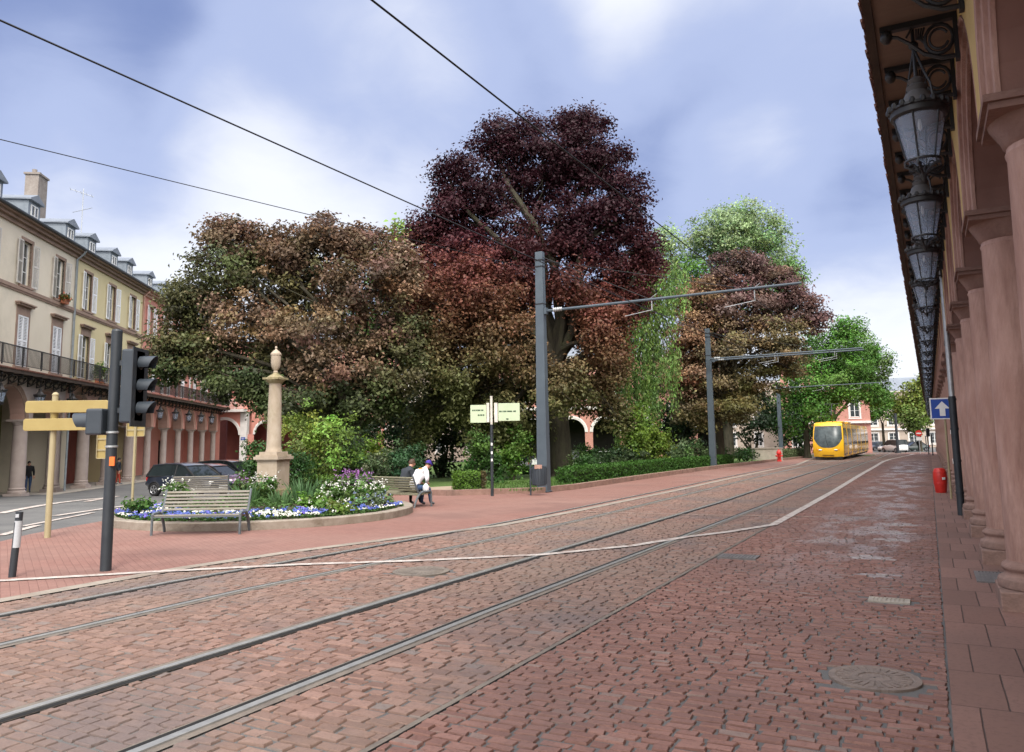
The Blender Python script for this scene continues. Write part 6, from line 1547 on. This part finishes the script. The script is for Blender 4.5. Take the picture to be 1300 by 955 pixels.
# ------------------------------------------------------------------ people
def person(label, loc, rz, pose, mats, hair='hair', cap=None, sc=1.0, extra=None):
    """pose: joint -> local position (front is -y); one skinned body, then hair and clothes' extras as children"""
    root = thing('person', label, 'person', loc, rz); root.scale = (sc,)*3
    J = pose
    names = [n for n in J if n != 'look']; idx = {n: i for i, n in enumerate(names)}
    rad = dict(pelvis=.165, waist=.16, chest=.18, upper=.155, neck=.058, skull=.075, shl=.098, shr=.098, ell=.062, elr=.062, wrl=.042, wrr=.042, hpl=.105, hpr=.105, knl=.068, knr=.068, anl=.045, anr=.045, tol=.04, tor=.04, hnl=.04, hnr=.04)
    ed = [('pelvis', 'waist'), ('waist', 'chest'), ('chest', 'upper'), ('upper', 'neck'), ('neck', 'skull')]
    for s in 'lr': ed += [('upper', 'sh'+s), ('sh'+s, 'el'+s), ('el'+s, 'wr'+s), ('wr'+s, 'hn'+s), ('pelvis', 'hp'+s), ('hp'+s, 'kn'+s), ('kn'+s, 'an'+s), ('an'+s, 'to'+s)]
    vs = [Vector(J[n]) for n in names]; rs = [rad[n] for n in names]; es = [(idx[a], idx[b_]) for a, b_ in ed]
    regions = ['top']*len(vs)
    for s in 'lr':
        hd_ = Vector(J['hn'+s]); w_ = Vector(J['wr'+s]); d = (hd_-w_).normalized()
        side = d.cross(Vector((0, 0, 1))); side = side.normalized() if side.length > .1 else Vector((1, 0, 0)); dn = d.cross(side)
        for k, L in enumerate((.075, .085, .08, .062)):
            a = len(vs); o_ = side*(k-1.5)*.021
            vs += [hd_+o_+d*.02, hd_+o_*1.1+d*(.02+L*.55)+dn*.006, hd_+o_*1.1+d*(.02+L)+dn*.028]; rs += [.011, .010, .008]
            es += [(idx['hn'+s], a), (a, a+1), (a+1, a+2)]
        a = len(vs); vs += [hd_-side*.045-d*.01, hd_-side*.06+d*.035+dn*.02]; rs += [.012, .009]; es += [(idx['hn'+s], a), (a, a+1)]
    me = bpy.data.meshes.new('person_body'); me.from_pydata(vs, es, [])
    o = bpy.data.objects.new('body', me); COL.objects.link(o)
    md = o.modifiers.new('skin', 'SKIN'); md.use_smooth_shade = True
    for i, r_ in enumerate(rs): me.skin_vertices[0].data[i].radius = (r_, r_)
    me.skin_vertices[0].data[idx['pelvis']].use_root = True
    ss = o.modifiers.new('sub', 'SUBSURF'); ss.levels = 2; ss.render_levels = 2
    bpy.context.view_layer.update()
    m2 = bpy.data.meshes.new_from_object(o.evaluated_get(bpy.context.evaluated_depsgraph_get()))
    o.modifiers.clear(); o.data = m2; o.parent = root
    # head: shaped skull with brow, nose, chin and ears, joined to the same surface
    hc = Vector(J['skull']); fz = Vector(J.get('look', (0, -1, -.1))).normalized(); sx_ = fz.cross(Vector((0, 0, 1))).normalized(); uz = sx_.cross(fz)
    bm = bmesh.new(); bm.from_mesh(m2); nb = len(bm.verts)
    hb = bmesh.ops.create_uvsphere(bm, u_segments=20, v_segments=14, radius=1)['verts']
    for v in hb:
        x, y, z = v.co
        zz = z*.122; w = .078*(1-.22*max(0, -z)); yy = y*(.098-.012*max(0, -z))
        f = max(0, -y)
        yy -= .026*f*math.exp(-((z+.12)/.16)**2-(x/.16)**2)          # nose
        yy += .010*f*math.exp(-((z-.12)/.1)**2)*math.exp(-((abs(x)-.38)/.16)**2)  # eye sockets
        yy -= .006*f*math.exp(-((z+.5)/.08)**2-(x/.3)**2)            # lips
        yy -= .012*f*math.exp(-((z+.85)/.2)**2)                      # chin
        xx = x*w+.014*math.copysign(1, x)*math.exp(-((y-.1)/.16)**2-((z+.1)/.26)**2)*(abs(x) > .8)
        v.co = hc+sx_*xx-fz*yy+uz*zz
    bm.to_mesh(m2); bm.free()
    for mm in ('skin', *mats): m2.materials.append(MT[mm])
    segs = []
    for a, b_ in ed:
        if 'hn' in b_: k = 0
        elif a in ('neck',) or b_ == 'skull': k = 0
        elif a[:2] in ('kn', 'hp') or b_[:2] in ('hp',): k = 2
        elif a[:2] == 'an': k = 3
        else: k = 1
        segs.append((Vector(J[a]), Vector(J[b_]), k))
    zneck = Vector(J['neck'])
    for p in m2.polygons:
        c = p.center; best = 9; kk = 1
        for a, b_, k in segs:
            d = b_-a; u = max(0, min(1, (c-a).dot(d)/max(1e-6, d.dot(d)))); dd = (c-(a+d*u)).length-(.03 if k == 1 else 0)
            if dd < best: best, kk = dd, k
        if (c-hc).length < .14 and c.z > zneck.z-.01: kk = 0
        for s in 'lr':
            if (c-Vector(J['hn'+s])).length < .13 and (c-Vector(J['wr'+s])).length > .012 and (c-Vector(J['wr'+s])).dot(Vector(J['hn'+s])-Vector(J['wr'+s])) > 0: kk = 0
        p.material_index = kk; p.use_smooth = True
    def headcap(name, mat, rr, zlo, back, brim=False, fr=-.35):
        b = MB(); n = 18; m_ = 9; vs_ = []
        for i in range(m_+1):
            a = pi/2*1.15*i/m_
            for k in range(n):
                q_ = 2*pi*k/n; x, y, z = math.sin(a)*math.cos(q_), math.sin(a)*math.sin(q_), math.cos(a)
                low = zlo if y > fr else zlo+.5
                z = max(z, low)
                vs_.append(hc+sx_*(x*.078*rr)-fz*(y*.10*rr+back)+uz*(z*.122*rr+.004))
        b.add(vs_, [(i*n+k, (i+1)*n+k, (i+1)*n+(k+1) % n, i*n+(k+1) % n) for i in range(m_) for k in range(n)])
        if brim:
            pts = [(.085*math.cos(pi*j/10), .10+.085*math.sin(pi*j/10)) for j in range(11)]
            b.prism(pts, lambda a, b_, d: hc+sx_*a+fz*(b_-.03)+uz*(.045+d-.25*max(0, b_-.1)), 0, .012)
        ob = b.build(name, mat, root, True); return ob
    headcap('hair', hair, 1.09, -.45, .012)
    e = MB()
    for s in (-1, 1): e.ball(hc+sx_*(.031*s)+fz*.080+uz*.014, .0105, 8)
    e.build('eyes', 'dark_hair', root, True)
    if cap: headcap('cap', cap, 1.2, .08, .004, True, fr=-2)
    return root
def seated(bend=.25, headdrop=.0, look=(0, -1, -.35), knee=.1):
    return dict(pelvis=(0, .03, .56), waist=(0, -.01, .74), chest=(0, -.07-bend*.25, .92), upper=(0, -.10-bend*.55, 1.06-bend*.1), neck=(0, -.13-bend*.72, 1.16-bend*.14), skull=(0, -.20-bend*.85, 1.29-bend*.18),
        shl=(-.17, -.09-bend*.5, 1.05-bend*.1), shr=(.17, -.09-bend*.5, 1.05-bend*.1), ell=(-.24, -.10-bend*.4, .79), elr=(.24, -.10-bend*.4, .79), wrl=(-.15, -.33, .68), wrr=(.15, -.33, .68), hnl=(-.12, -.41, .67), hnr=(.12, -.41, .67),
        hpl=(-.1, 0, .55), hpr=(.1, 0, .55), knl=(-.13, -.45, .54), knr=(.13, -.45, .54), anl=(-.13, -.42-knee, .10), anr=(.13, -.40, .10), tol=(-.14, -.57-knee, .05), tor=(.14, -.55, .05), look=look)
pA = b2c-ax*.52+fdir*.02; pB = b2c-ax*.02+fdir*.02
pw = person('seated person in a white jacket and purple cap, bending forward on the bench', pA, rz2, seated(.42, look=(.1, -1, -.5)), ('whitecoat', 'jeans', 'shoe'), 'dark_hair', 'cap')
MB().tube([(.1*math.cos(a*.7), -.30+.085*math.sin(a*.7), 1.085+.02*math.sin(a*.7)) for a in range(10)], .022, 6).build('collar', 'orangecloth', pw, True)
MB().lathe([(.02, .0), (.08, .015), (.10, .08), (.085, .15), (.03, .22)], n=14).build('plastic_bag', 'bag', None, True)
bg_ = bpy.data.objects['plastic_bag']; bg_.location = pA+fdir*.12-ax*.34+Vector((0, 0, .46)); tag(bg_, 'white plastic bag on the bench at the capped person\'s side', 'bag')
person('seated person with short brown hair in a dark jacket, farther along the bench', pB, rz2, seated(.18, look=(-.5, -1, -.2), knee=.15), ('navycoat', 'darkcloth', 'shoe'), 'hair')
def standing(stride=.2):
    return dict(pelvis=(0, 0, .95), waist=(0, -.01, 1.08), chest=(0, -.01, 1.26), upper=(0, 0, 1.40), neck=(0, -.01, 1.50), skull=(0, -.03, 1.63), shl=(-.19, 0, 1.40), shr=(.19, 0, 1.40), ell=(-.25, .08, 1.13), elr=(.25, -.02, 1.13), wrl=(-.24, -.02, .90), wrr=(.24, -.14, .93), hnl=(-.235, -.05, .82), hnr=(.235, -.19, .86),
        hpl=(-.1, 0, .90), hpr=(.1, 0, .90), knl=(-.1, -stride*.6, .5), knr=(.1, stride*.3, .5), anl=(-.1, -stride, .1), anr=(.1, stride, .12), tol=(-.11, -stride-.16, .04), tor=(.11, stride-.14, .04), look=(0, -1, -.1))
person('walking person in dark clothes under the left arcade, beside the pillar', lloc(.35, 1.2, .02), ua+R(95), standing(.22), ('navycoat', 'darkcloth', 'shoe'), 'dark_hair')
person('standing person in black, half hidden behind the beige sign post', lloc(2.0, 1.4, .02), ua-R(60), standing(.08), ('darkcloth', 'jeans', 'shoe'), 'dark_hair')
person('person in red trousers and dark coat beside the red shop', lloc(10.0, -.6, .02), ua+R(20), standing(.12), ('navycoat', 'redcloth', 'shoe'), 'dark_hair')

# ------------------------------------------------------------------ cars
def car(label, loc, rz, paint, L=4.0, W=1.72, Hh=1.45, kind='hatch', group='cars parked around the square'):
    """nose towards local +x"""
    root = thing('parked_car', label, 'car', loc, rz, group); hl = L/2; w = W/2
    if kind == 'hatch': prof = [(-hl, .55, .55), (-hl+.04, .42, .80), (-hl+.25, .3, .95), (-.6, .25, .97), (.2, .25, .95), (.75, .25, .93), (hl-.55, .25, .84), (hl-.12, .3, .70), (hl, .42, .55)]; cab = [(-hl+.10, .92), (-hl+.42, Hh-.07), (-hl+1.2, Hh), (.0, Hh-.02), (.38, Hh-.12), (1.08, .92)]
    elif kind == 'van': prof = [(-hl, .4, 1.0), (-hl+.05, .3, 1.1), (0, .25, 1.1), (hl-.9, .25, 1.05), (hl-.2, .3, .85), (hl, .42, .6)]; cab = [(-hl+.04, 1.05), (-hl+.12, Hh-.04), (0, Hh), (hl-1.5, Hh-.05), (hl-.7, 1.05)]
    else: prof = [(-hl, .5, .7), (-hl+.05, .4, .9), (-hl+.5, .3, .98), (-.6, .25, .98), (.6, .25, .95), (hl-.5, .26, .82), (hl-.1, .3, .66), (hl, .42, .5)]; cab = [(-hl+.55, .95), (-hl+1.15, Hh-.06), (-.3, Hh), (.1, Hh-.03), (.95, .93)]
    b = MB(); vs = []; m = 8
    for x, zb, zt in prof:
        e = 1-.16*max(0, abs(x)/hl-.75)*4; ww = w*min(1, e)
        for y, z in ((-ww*.86, zb), (-ww*.98, zb+.12), (-ww, (zb+zt)/2), (-ww*.95, zt-.05), (-ww*.86, zt), (0, zt+.035), (ww*.86, zt), (ww*.95, zt-.05), (ww, (zb+zt)/2), (ww*.98, zb+.12), (ww*.86, zb)): vs.append((x, y, z))
    m = 11
    fs = [(i*m+j, i*m+(j+1) % m, (i+1)*m+(j+1) % m, (i+1)*m+j) for i in range(len(prof)-1) for j in range(m)]
    fs += [tuple(range(m)), tuple((len(prof)-1)*m+m-1-j for j in range(m))]
    b.add(vs, fs)
    # roof skin and pillars
    def cabpt(x, z, s, off=0):
        u = (z-.92)/(Hh-.92); return (x, s*(w*(.90-.20*u)+off), z)
    top = [c for c in cab if c[1] > Hh-.2]
    rv = []
    for x, z in top:
        for f in (-1, -.5, 0, .5, 1): rv.append((x, f*(w*.70), z+.03*(1-f*f)+.012))
    b.add(rv, [(i*5+j, i*5+j+1, (i+1)*5+j+1, (i+1)*5+j) for i in range(len(top)-1) for j in range(4)])
    pl_ = MB()
    for s in (-1, 1):
        for (xa, za), (xb, zb) in ((cab[0], cab[1]), (cab[-2], cab[-1])):
            pl_.tube([cabpt(xa, za, s, .008), cabpt(xb, zb, s, .008)], .04, 6)
        b.tube([cabpt(c[0], c[1], s, .008) for c in top], .03, 6)
        pl_.tube([cabpt(cab[0][0], cab[0][1], s, .006), cabpt(cab[-1][0], cab[-1][1], s, .006)], .025, 6)
        xm = -.15; pl_.tube([cabpt(xm, .92, s, .004), cabpt(xm, Hh-.06, s, .004)], .03, 6)
        b.box(.80, .93, s*(w+.10)-.06, s*(w+.10)+.06, .93, 1.05)
    xt, zt_ = cab[-2]; pl_.tube([cabpt(xt, zt_, -1), cabpt(xt, zt_, 1)], .03, 6); xt, zt_ = cab[1]; pl_.tube([cabpt(xt, zt_, -1), cabpt(xt, zt_, 1)], .03, 6)
    bo_ = b.build('body', paint, root, True); pl_.build('window_pillar', 'rubber', root, True)
    gl = MB()
    for s in (-1, 1):
        n_ = len(cab); gl.add([cabpt(x, z, s) for x, z in cab], [tuple(range(n_))])
    for (xa, za), (xb, zb) in ((cab[0], cab[1]), (cab[-2], cab[-1])):
        gl.quad(cabpt(xa, za, -1), cabpt(xa, za, 1), cabpt(xb, zb, 1), cabpt(xb, zb, -1))
    gl.build('windows', 'carglass', root)
    for sx_ in (-1, 1):
        for s in (-1, 1):
            cx_, cy_ = sx_*(hl-.72), s*(w-.085)
            mt = Matrix.Translation((cx_, cy_, .31)) @ Matrix.Rotation(R(90), 4, 'X')
            t_ = MB().lathe([(.19, -.1), (.29, -.105), (.315, -.07), (.315, .07), (.29, .105), (.19, .1)], n=20); t_.v = [tuple(mt @ Vector(v)) for v in t_.v]
            wo = t_.build('wheel', 'rubber', root, True)
            r_ = MB().lathe([(.20, -.108), (.19, -.112), (.17, -.09), (.05, -.1), (.01, -.1)], n=20, cap=False)
            r_.lathe([(.20, .108), (.19, .112), (.17, .09), (.05, .1), (.01, .1)], n=20, cap=False)
            for k in range(5):
                for q_ in (-1, 1): r_.box(-.02, .02, .04, .185, q_*.106-.006, q_*.106+.006, mat=Matrix.Rotation(2*pi*k/5, 4, 'Z'))
            r_.v = [tuple(mt @ Vector(v)) for v in r_.v]; r_.build('rim', 'alloy', wo, True)
            ach = MB().tube([(cx_+.36*math.cos(a), s*(w-.012), .31+.36*math.sin(a)) for a in [pi*j/12 for j in range(13)]], .03, 6); 
            ach.build('wheel_arch', 'rubber', root, True)
    for s in (-1, 1):
        MB().ball((hl-.14, s*w*.68, .66), .12, 10, sc=(.6, 1.3, .7)).build('headlight', 'lens', root, True)
        MB().ball((-hl+.07, s*w*.78, .80), .1, 10, sc=(.6, .8, 1.5)).build('tail_light', 'redlens', root, True)
    MB().box(hl-.02, hl+.012, -.26, .26, .40, .5).box(-hl-.012, -hl+.02, -.26, .26, .55, .65).build('number_plate', 'signwhite', root)
    return root
def paint(name, c): MT[name] = M(name, c, rough=.28, scale=.5, var=.05, coat=.8, spec=.5); return name
navy = paint('navy car paint', (.018, .024, .04)); dred = paint('dark red car paint', (.10, .012, .016)); blk = paint('black car paint', (.012, .013, .016)); slv = paint('silver car paint', (.38, .39, .40)); wht = paint('white car paint', (.68, .68, .68)); gry = paint('grey car paint', (.10, .11, .12)); blu = paint('dark blue car paint', (.02, .035, .09)); grn = paint('dark green grey car paint', (.05, .07, .065))
def cz(px, Y): p = onY(px, Y); p.z -= .012; return p
car('dark navy hatchback parked nose to the right behind the flower bed', cz(243, 38), R(-24), navy, 4.1, 1.75, 1.5)
car('dark red hatchback parked second behind the navy car', cz(273, 44), R(-18), dred, 4.0, 1.72, 1.48)
car('black saloon farther back, mostly hidden between the dark red car and the pink arcade', cz(262, 52), R(-20), blk, 4.3, 1.76, 1.42, 'sedan')
car('black estate car at the right end of the parked cars, beside the rose bush', cz(296, 48.5), R(-14), blk, 4.5, 1.8, 1.6, 'hatch')
car('silver van behind the park lawn, left of the tall mast', cz(638, 62), R(170), slv, 4.4, 1.8, 1.75, 'van')
car('white car parked under the weeping tree shrubs', cz(766, 72), R(150), wht, 4.2, 1.75, 1.5)
car('silver car glimpsed left of the copper beech trunk', cz(664, 70), R(10), wht, 4.2, 1.75, 1.5)
car('dark car glimpsed right of the copper beech trunk, before the arches', cz(742, 80), R(5), gry, 4.2, 1.75, 1.5)
for px, Y, rz_, pt, kd, lb in [(1108, 150, 200, gry, 'hatch', 'grey hatchback, leftmost of the far car park'), (1112, 138, 205, navy, 'hatch', 'dark blue car nearest to the tram tail in the far car park'), (1120, 141, 120, blu, 'hatch', 'blue hatchback in front of the far apartment block'), (1126, 150, 200, slv, 'hatch', 'silver hatchback behind the far white car'), (1128, 128, 215, wht, 'sedan', 'pale saloon left of the far white van'), (1135, 122, 100, wht, 'van', 'white van with its tail to the street, beside the far mast'), (1145, 136, 190, blk, 'hatch', 'black hatchback right of the far slim post'), (1150, 130, 185, gry, 'sedan', 'grey saloon left of the far no entry sign'), (1160, 126, 180, grn, 'sedan', 'dark green saloon under the far no entry sign')]:
    car(lb, cz(px, Y), R(rz_), pt, 4.3, 1.75, 1.9 if kd == 'van' else 1.5, kd, 'cars in the far car park')
# far street furniture
q = onY(1139, 114); fp = thing('lamp_mast', 'dark slim post standing on the far grass verge', 'post', q)
MB().tube([(0, 0, -.1), (0, 0, 5.6)], [.2, .17], 10).build('post', 'anthracite', fp, True); MB().box(-.3, .3, -.3, .3, 0, .12).build('foot', 'anthracite', fp)
q = onY(1167, 108); ne = thing('no_entry_sign', 'small red no entry sign at the far end of the street', 'road sign', q, -R(20))
MB().tube([(0, 0, -.1), (0, 0, 3.1)], .05, 8).build('post', 'galv', ne, True)
b = MB().tube([(0, -.06, 2.7), (0, -.03, 2.7)], .42, 24); do = b.build('disc', 'red', ne); MB().box(-.3, .3, -.066, -.061, 2.62, 2.78).build('bar', 'signwhite', do)
MB().box(-.36, .36, -.06, -.04, 1.75, 2.2).build('plate', 'signwhite', ne)
q = onY(1178, 100); ft = thing('traffic_light', 'far slim traffic light near the end of the arcade', 'traffic light', q)
MB().tube([(0, 0, -.1), (0, 0, 3.3)], .07, 8).build('pole', 'anthracite', ft, True); MB().box(-.2, .2, -.25, -.05, 2.2, 3.2).build('signal', 'anthracite', ft, bevel=.03)
for px, Y in ((1175.5, 118), (1183, 92)):
    q = onY(px, Y); bl = thing('bollard', 'dark street post '+('farther' if Y > 100 else 'nearer')+' of two by the far arcade end', 'bollard', q); MB().tube([(0, 0, -.05), (0, 0, 2.4)], .07, 8).build('post', 'anthracite', bl, True); MB().lathe([(.09, 2.4), (.1, 2.46), (.02, 2.5)], n=8).build('cap', 'galv', bl)

# ------------------------------------------------------------------ tram
trot = math.atan2(-math.cos(TH), -math.sin(TH))    # local +x towards the camera
tr = thing('tram', 'yellow articulated tram with a big rounded windscreen coming along the far track', 'tram', road(78.5, -8.32), trot)
def tw(z): return 1.325-.10*max(0, (z-1.6)/1.7)**2-.05*max(0, (.9-z)/.6)
def xf(y, z):
    f = y/tw(z); nose = .0 if z < 1.15 else -.95*((z-1.15)/2.2)**1.6
    low = -.12*max(0, (.75-z)/.5)
    return nose+low-.42*abs(f)**2.6
b = MB(); ny, zs = 16, [.28, .4, .6, .8, 1.0, 1.2, 1.5, 1.8, 2.1, 2.4, 2.7, 3.0, 3.2, 3.33]
def T(y, z): return (xf(y, z), y, z)
vs = [T(tw(z)*(-1+2*j/ny), z) for z in zs for j in range(ny+1)]; m = ny+1
b.add(vs, [(i*m+j, i*m+j+1, (i+1)*m+j+1, (i+1)*m+j) for i in range(len(zs)-1) for j in range(ny)])
for s in (-1, 1):
    v2 = []
    for z in zs: p = T(s*tw(z), z); v2 += [p, (-4.6, s*tw(z), z)]
    b.add(v2, [(2*i, 2*i+1, 2*i+3, 2*i+2) for i in range(len(zs)-1)])
v3 = []
for j in range(ny+1):
    y = tw(3.33)*(-1+2*j/ny); v3 += [T(y, 3.33), (xf(y, 3.33)-.35, y*.9, 3.45+.03*(1-(y/1.2)**2)), (-4.6, y*.9, 3.45+.03*(1-(y/1.2)**2)), (-4.6, y, 3.33)]
b.add(v3, [(4*j+k, 4*j+4+k, 4*j+5+k, 4*j+1+k) for j in range(ny) for k in range(3)])
b.quad((-4.6, -1.2, .3), (-4.6, 1.2, .3), (-4.6, 1.2, 3.4), (-4.6, -1.2, 3.4))
b.build('cab', 'tramyellow', tr, True)
b = MB(); nu, nv = 20, 12; vs = []
for i in range(nv+1):
    for j in range(nu+1):
        fy = -1+2*j/nu; y0 = fy*1.10
        zb = 1.12+.82*abs(fy)**3.2; z = zb+(3.1-zb)*i/nv; y = fy*(tw(z)-.10)
        p = T(y, z); vs.append((p[0]+.018, p[1], p[2]))
b.add(vs, [(i*(nu+1)+j, i*(nu+1)+j+1, (i+1)*(nu+1)+j+1, (i+1)*(nu+1)+j) for i in range(nv) for j in range(nu)])
b.build('windscreen', 'tramglass', tr, True)
b = MB()
for j in range(10):
    y = -.75+.15*j; b.box(xf(y, 3.05)+.012, xf(y, 3.05)+.03, y, y+.14, 2.86, 3.06)
b.build('destination_display', 'rubber', tr)
MB().tube([(xf(.05, 1.2)+.04, .05, 1.2), (xf(-.1, 1.7)+.05, -.1, 1.7), (xf(-.2, 2.3)+.05, -.2, 2.3)], .018, 5).build('wiper', 'rubber', tr)
MB().box(xf(0, .5)-.35, xf(0, .5)+.02, -.5, .5, .42, .46).build('bumper_line', 'rubber', tr)
for s in (-1, 1):
    b = MB(); vs = []
    for z in [.45, .8, 1.2, 1.8, 2.4, 3.0, 3.25]:
        y = s*(tw(z)+.008); vs += [(xf(s*tw(z), z)-.06, y, z), (xf(s*tw(z), z)-.42+(.15 if z < 1 else 0), y, z)]
    b.add(vs, [(2*i, 2*i+1, 2*i+3, 2*i+2) for i in range(6)]); b.build('corner_pillar', 'rubber', tr)
    MB().ball((xf(.62, .92)+.0, s*.66, .92), .12, 10, sc=(.5, 1.5, .55)).build('headlight', 'lens', tr, True)
    MB().ball((xf(.9, .9)+.0, s*.92, .95), .07, 8, sc=(.5, 1.2, .6)).build('indicator', 'orange', tr, True)
MB().box(-1.5, -.25, -1.15, 1.15, .1, .3).build('skirt', 'rubber', tr)
x0 = -4.6
segs_ = [4.4, 6.4, 4.4, 6.4, 5.0]
for i, L in enumerate([0]+segs_):
    if i == 0:
        xa, xb = -4.58, -1.3
    else:
        MB().box(x0-.5, x0, -1.1, 1.1, .4, 3.3).build('bellows', 'rubber', tr); xb = x0-.5; xa = xb-L
        c = MB(); pf = [(-tw(z), z) for z in zs]+[(0, 3.48)]+[(tw(z), z) for z in reversed(zs)]
        c.prism(pf, lambda a, b_, d: (d, a, b_), xa, xb); c.build('car_body', 'tramyellow', tr, True); MB().box(xa+.2, xb-.2, -1.15, 1.15, .1, .29).build('skirt', 'rubber', tr)
        x0 = xa
    for s in (-1, 1):
        w_ = MB(); n_ = max(1, int((xb-xa)/1.6)); st_ = (xb-xa-.3)/n_
        for k in range(n_):
            a0 = xa+.15+k*st_; door = (k == n_//2)
            lo_, hi_ = (.42 if door else .5), 2.9
            vs = []
            for z in (lo_, 1.5, 2.2, hi_): vs += [(a0+.025, s*(tw(z)+.007), z), (a0+st_-.025, s*(tw(z)+.007), z)]
            w_.add(vs, [(2*q_, 2*q_+1, 2*q_+3, 2*q_+2) for q_ in range(3)])
        w_.build('side_windows', 'tramside', tr)
MB().box(-10, -7, -.8, .8, 3.46, 3.62).box(-16, -12, -.8, .8, 3.46, 3.64).build('roof_unit', 'tramyellow', tr, bevel=.05)
MB().tube([(-5.6, 0, 3.5), (-4.6, 0, 4.2), (-5.6, 0, 5.2), (-5.7, 0, 5.3)], .04, 6).tube([(-5.7, -.7, 5.3), (-5.7, .7, 5.3)], .03, 6).build('pantograph', 'anthracite', tr)
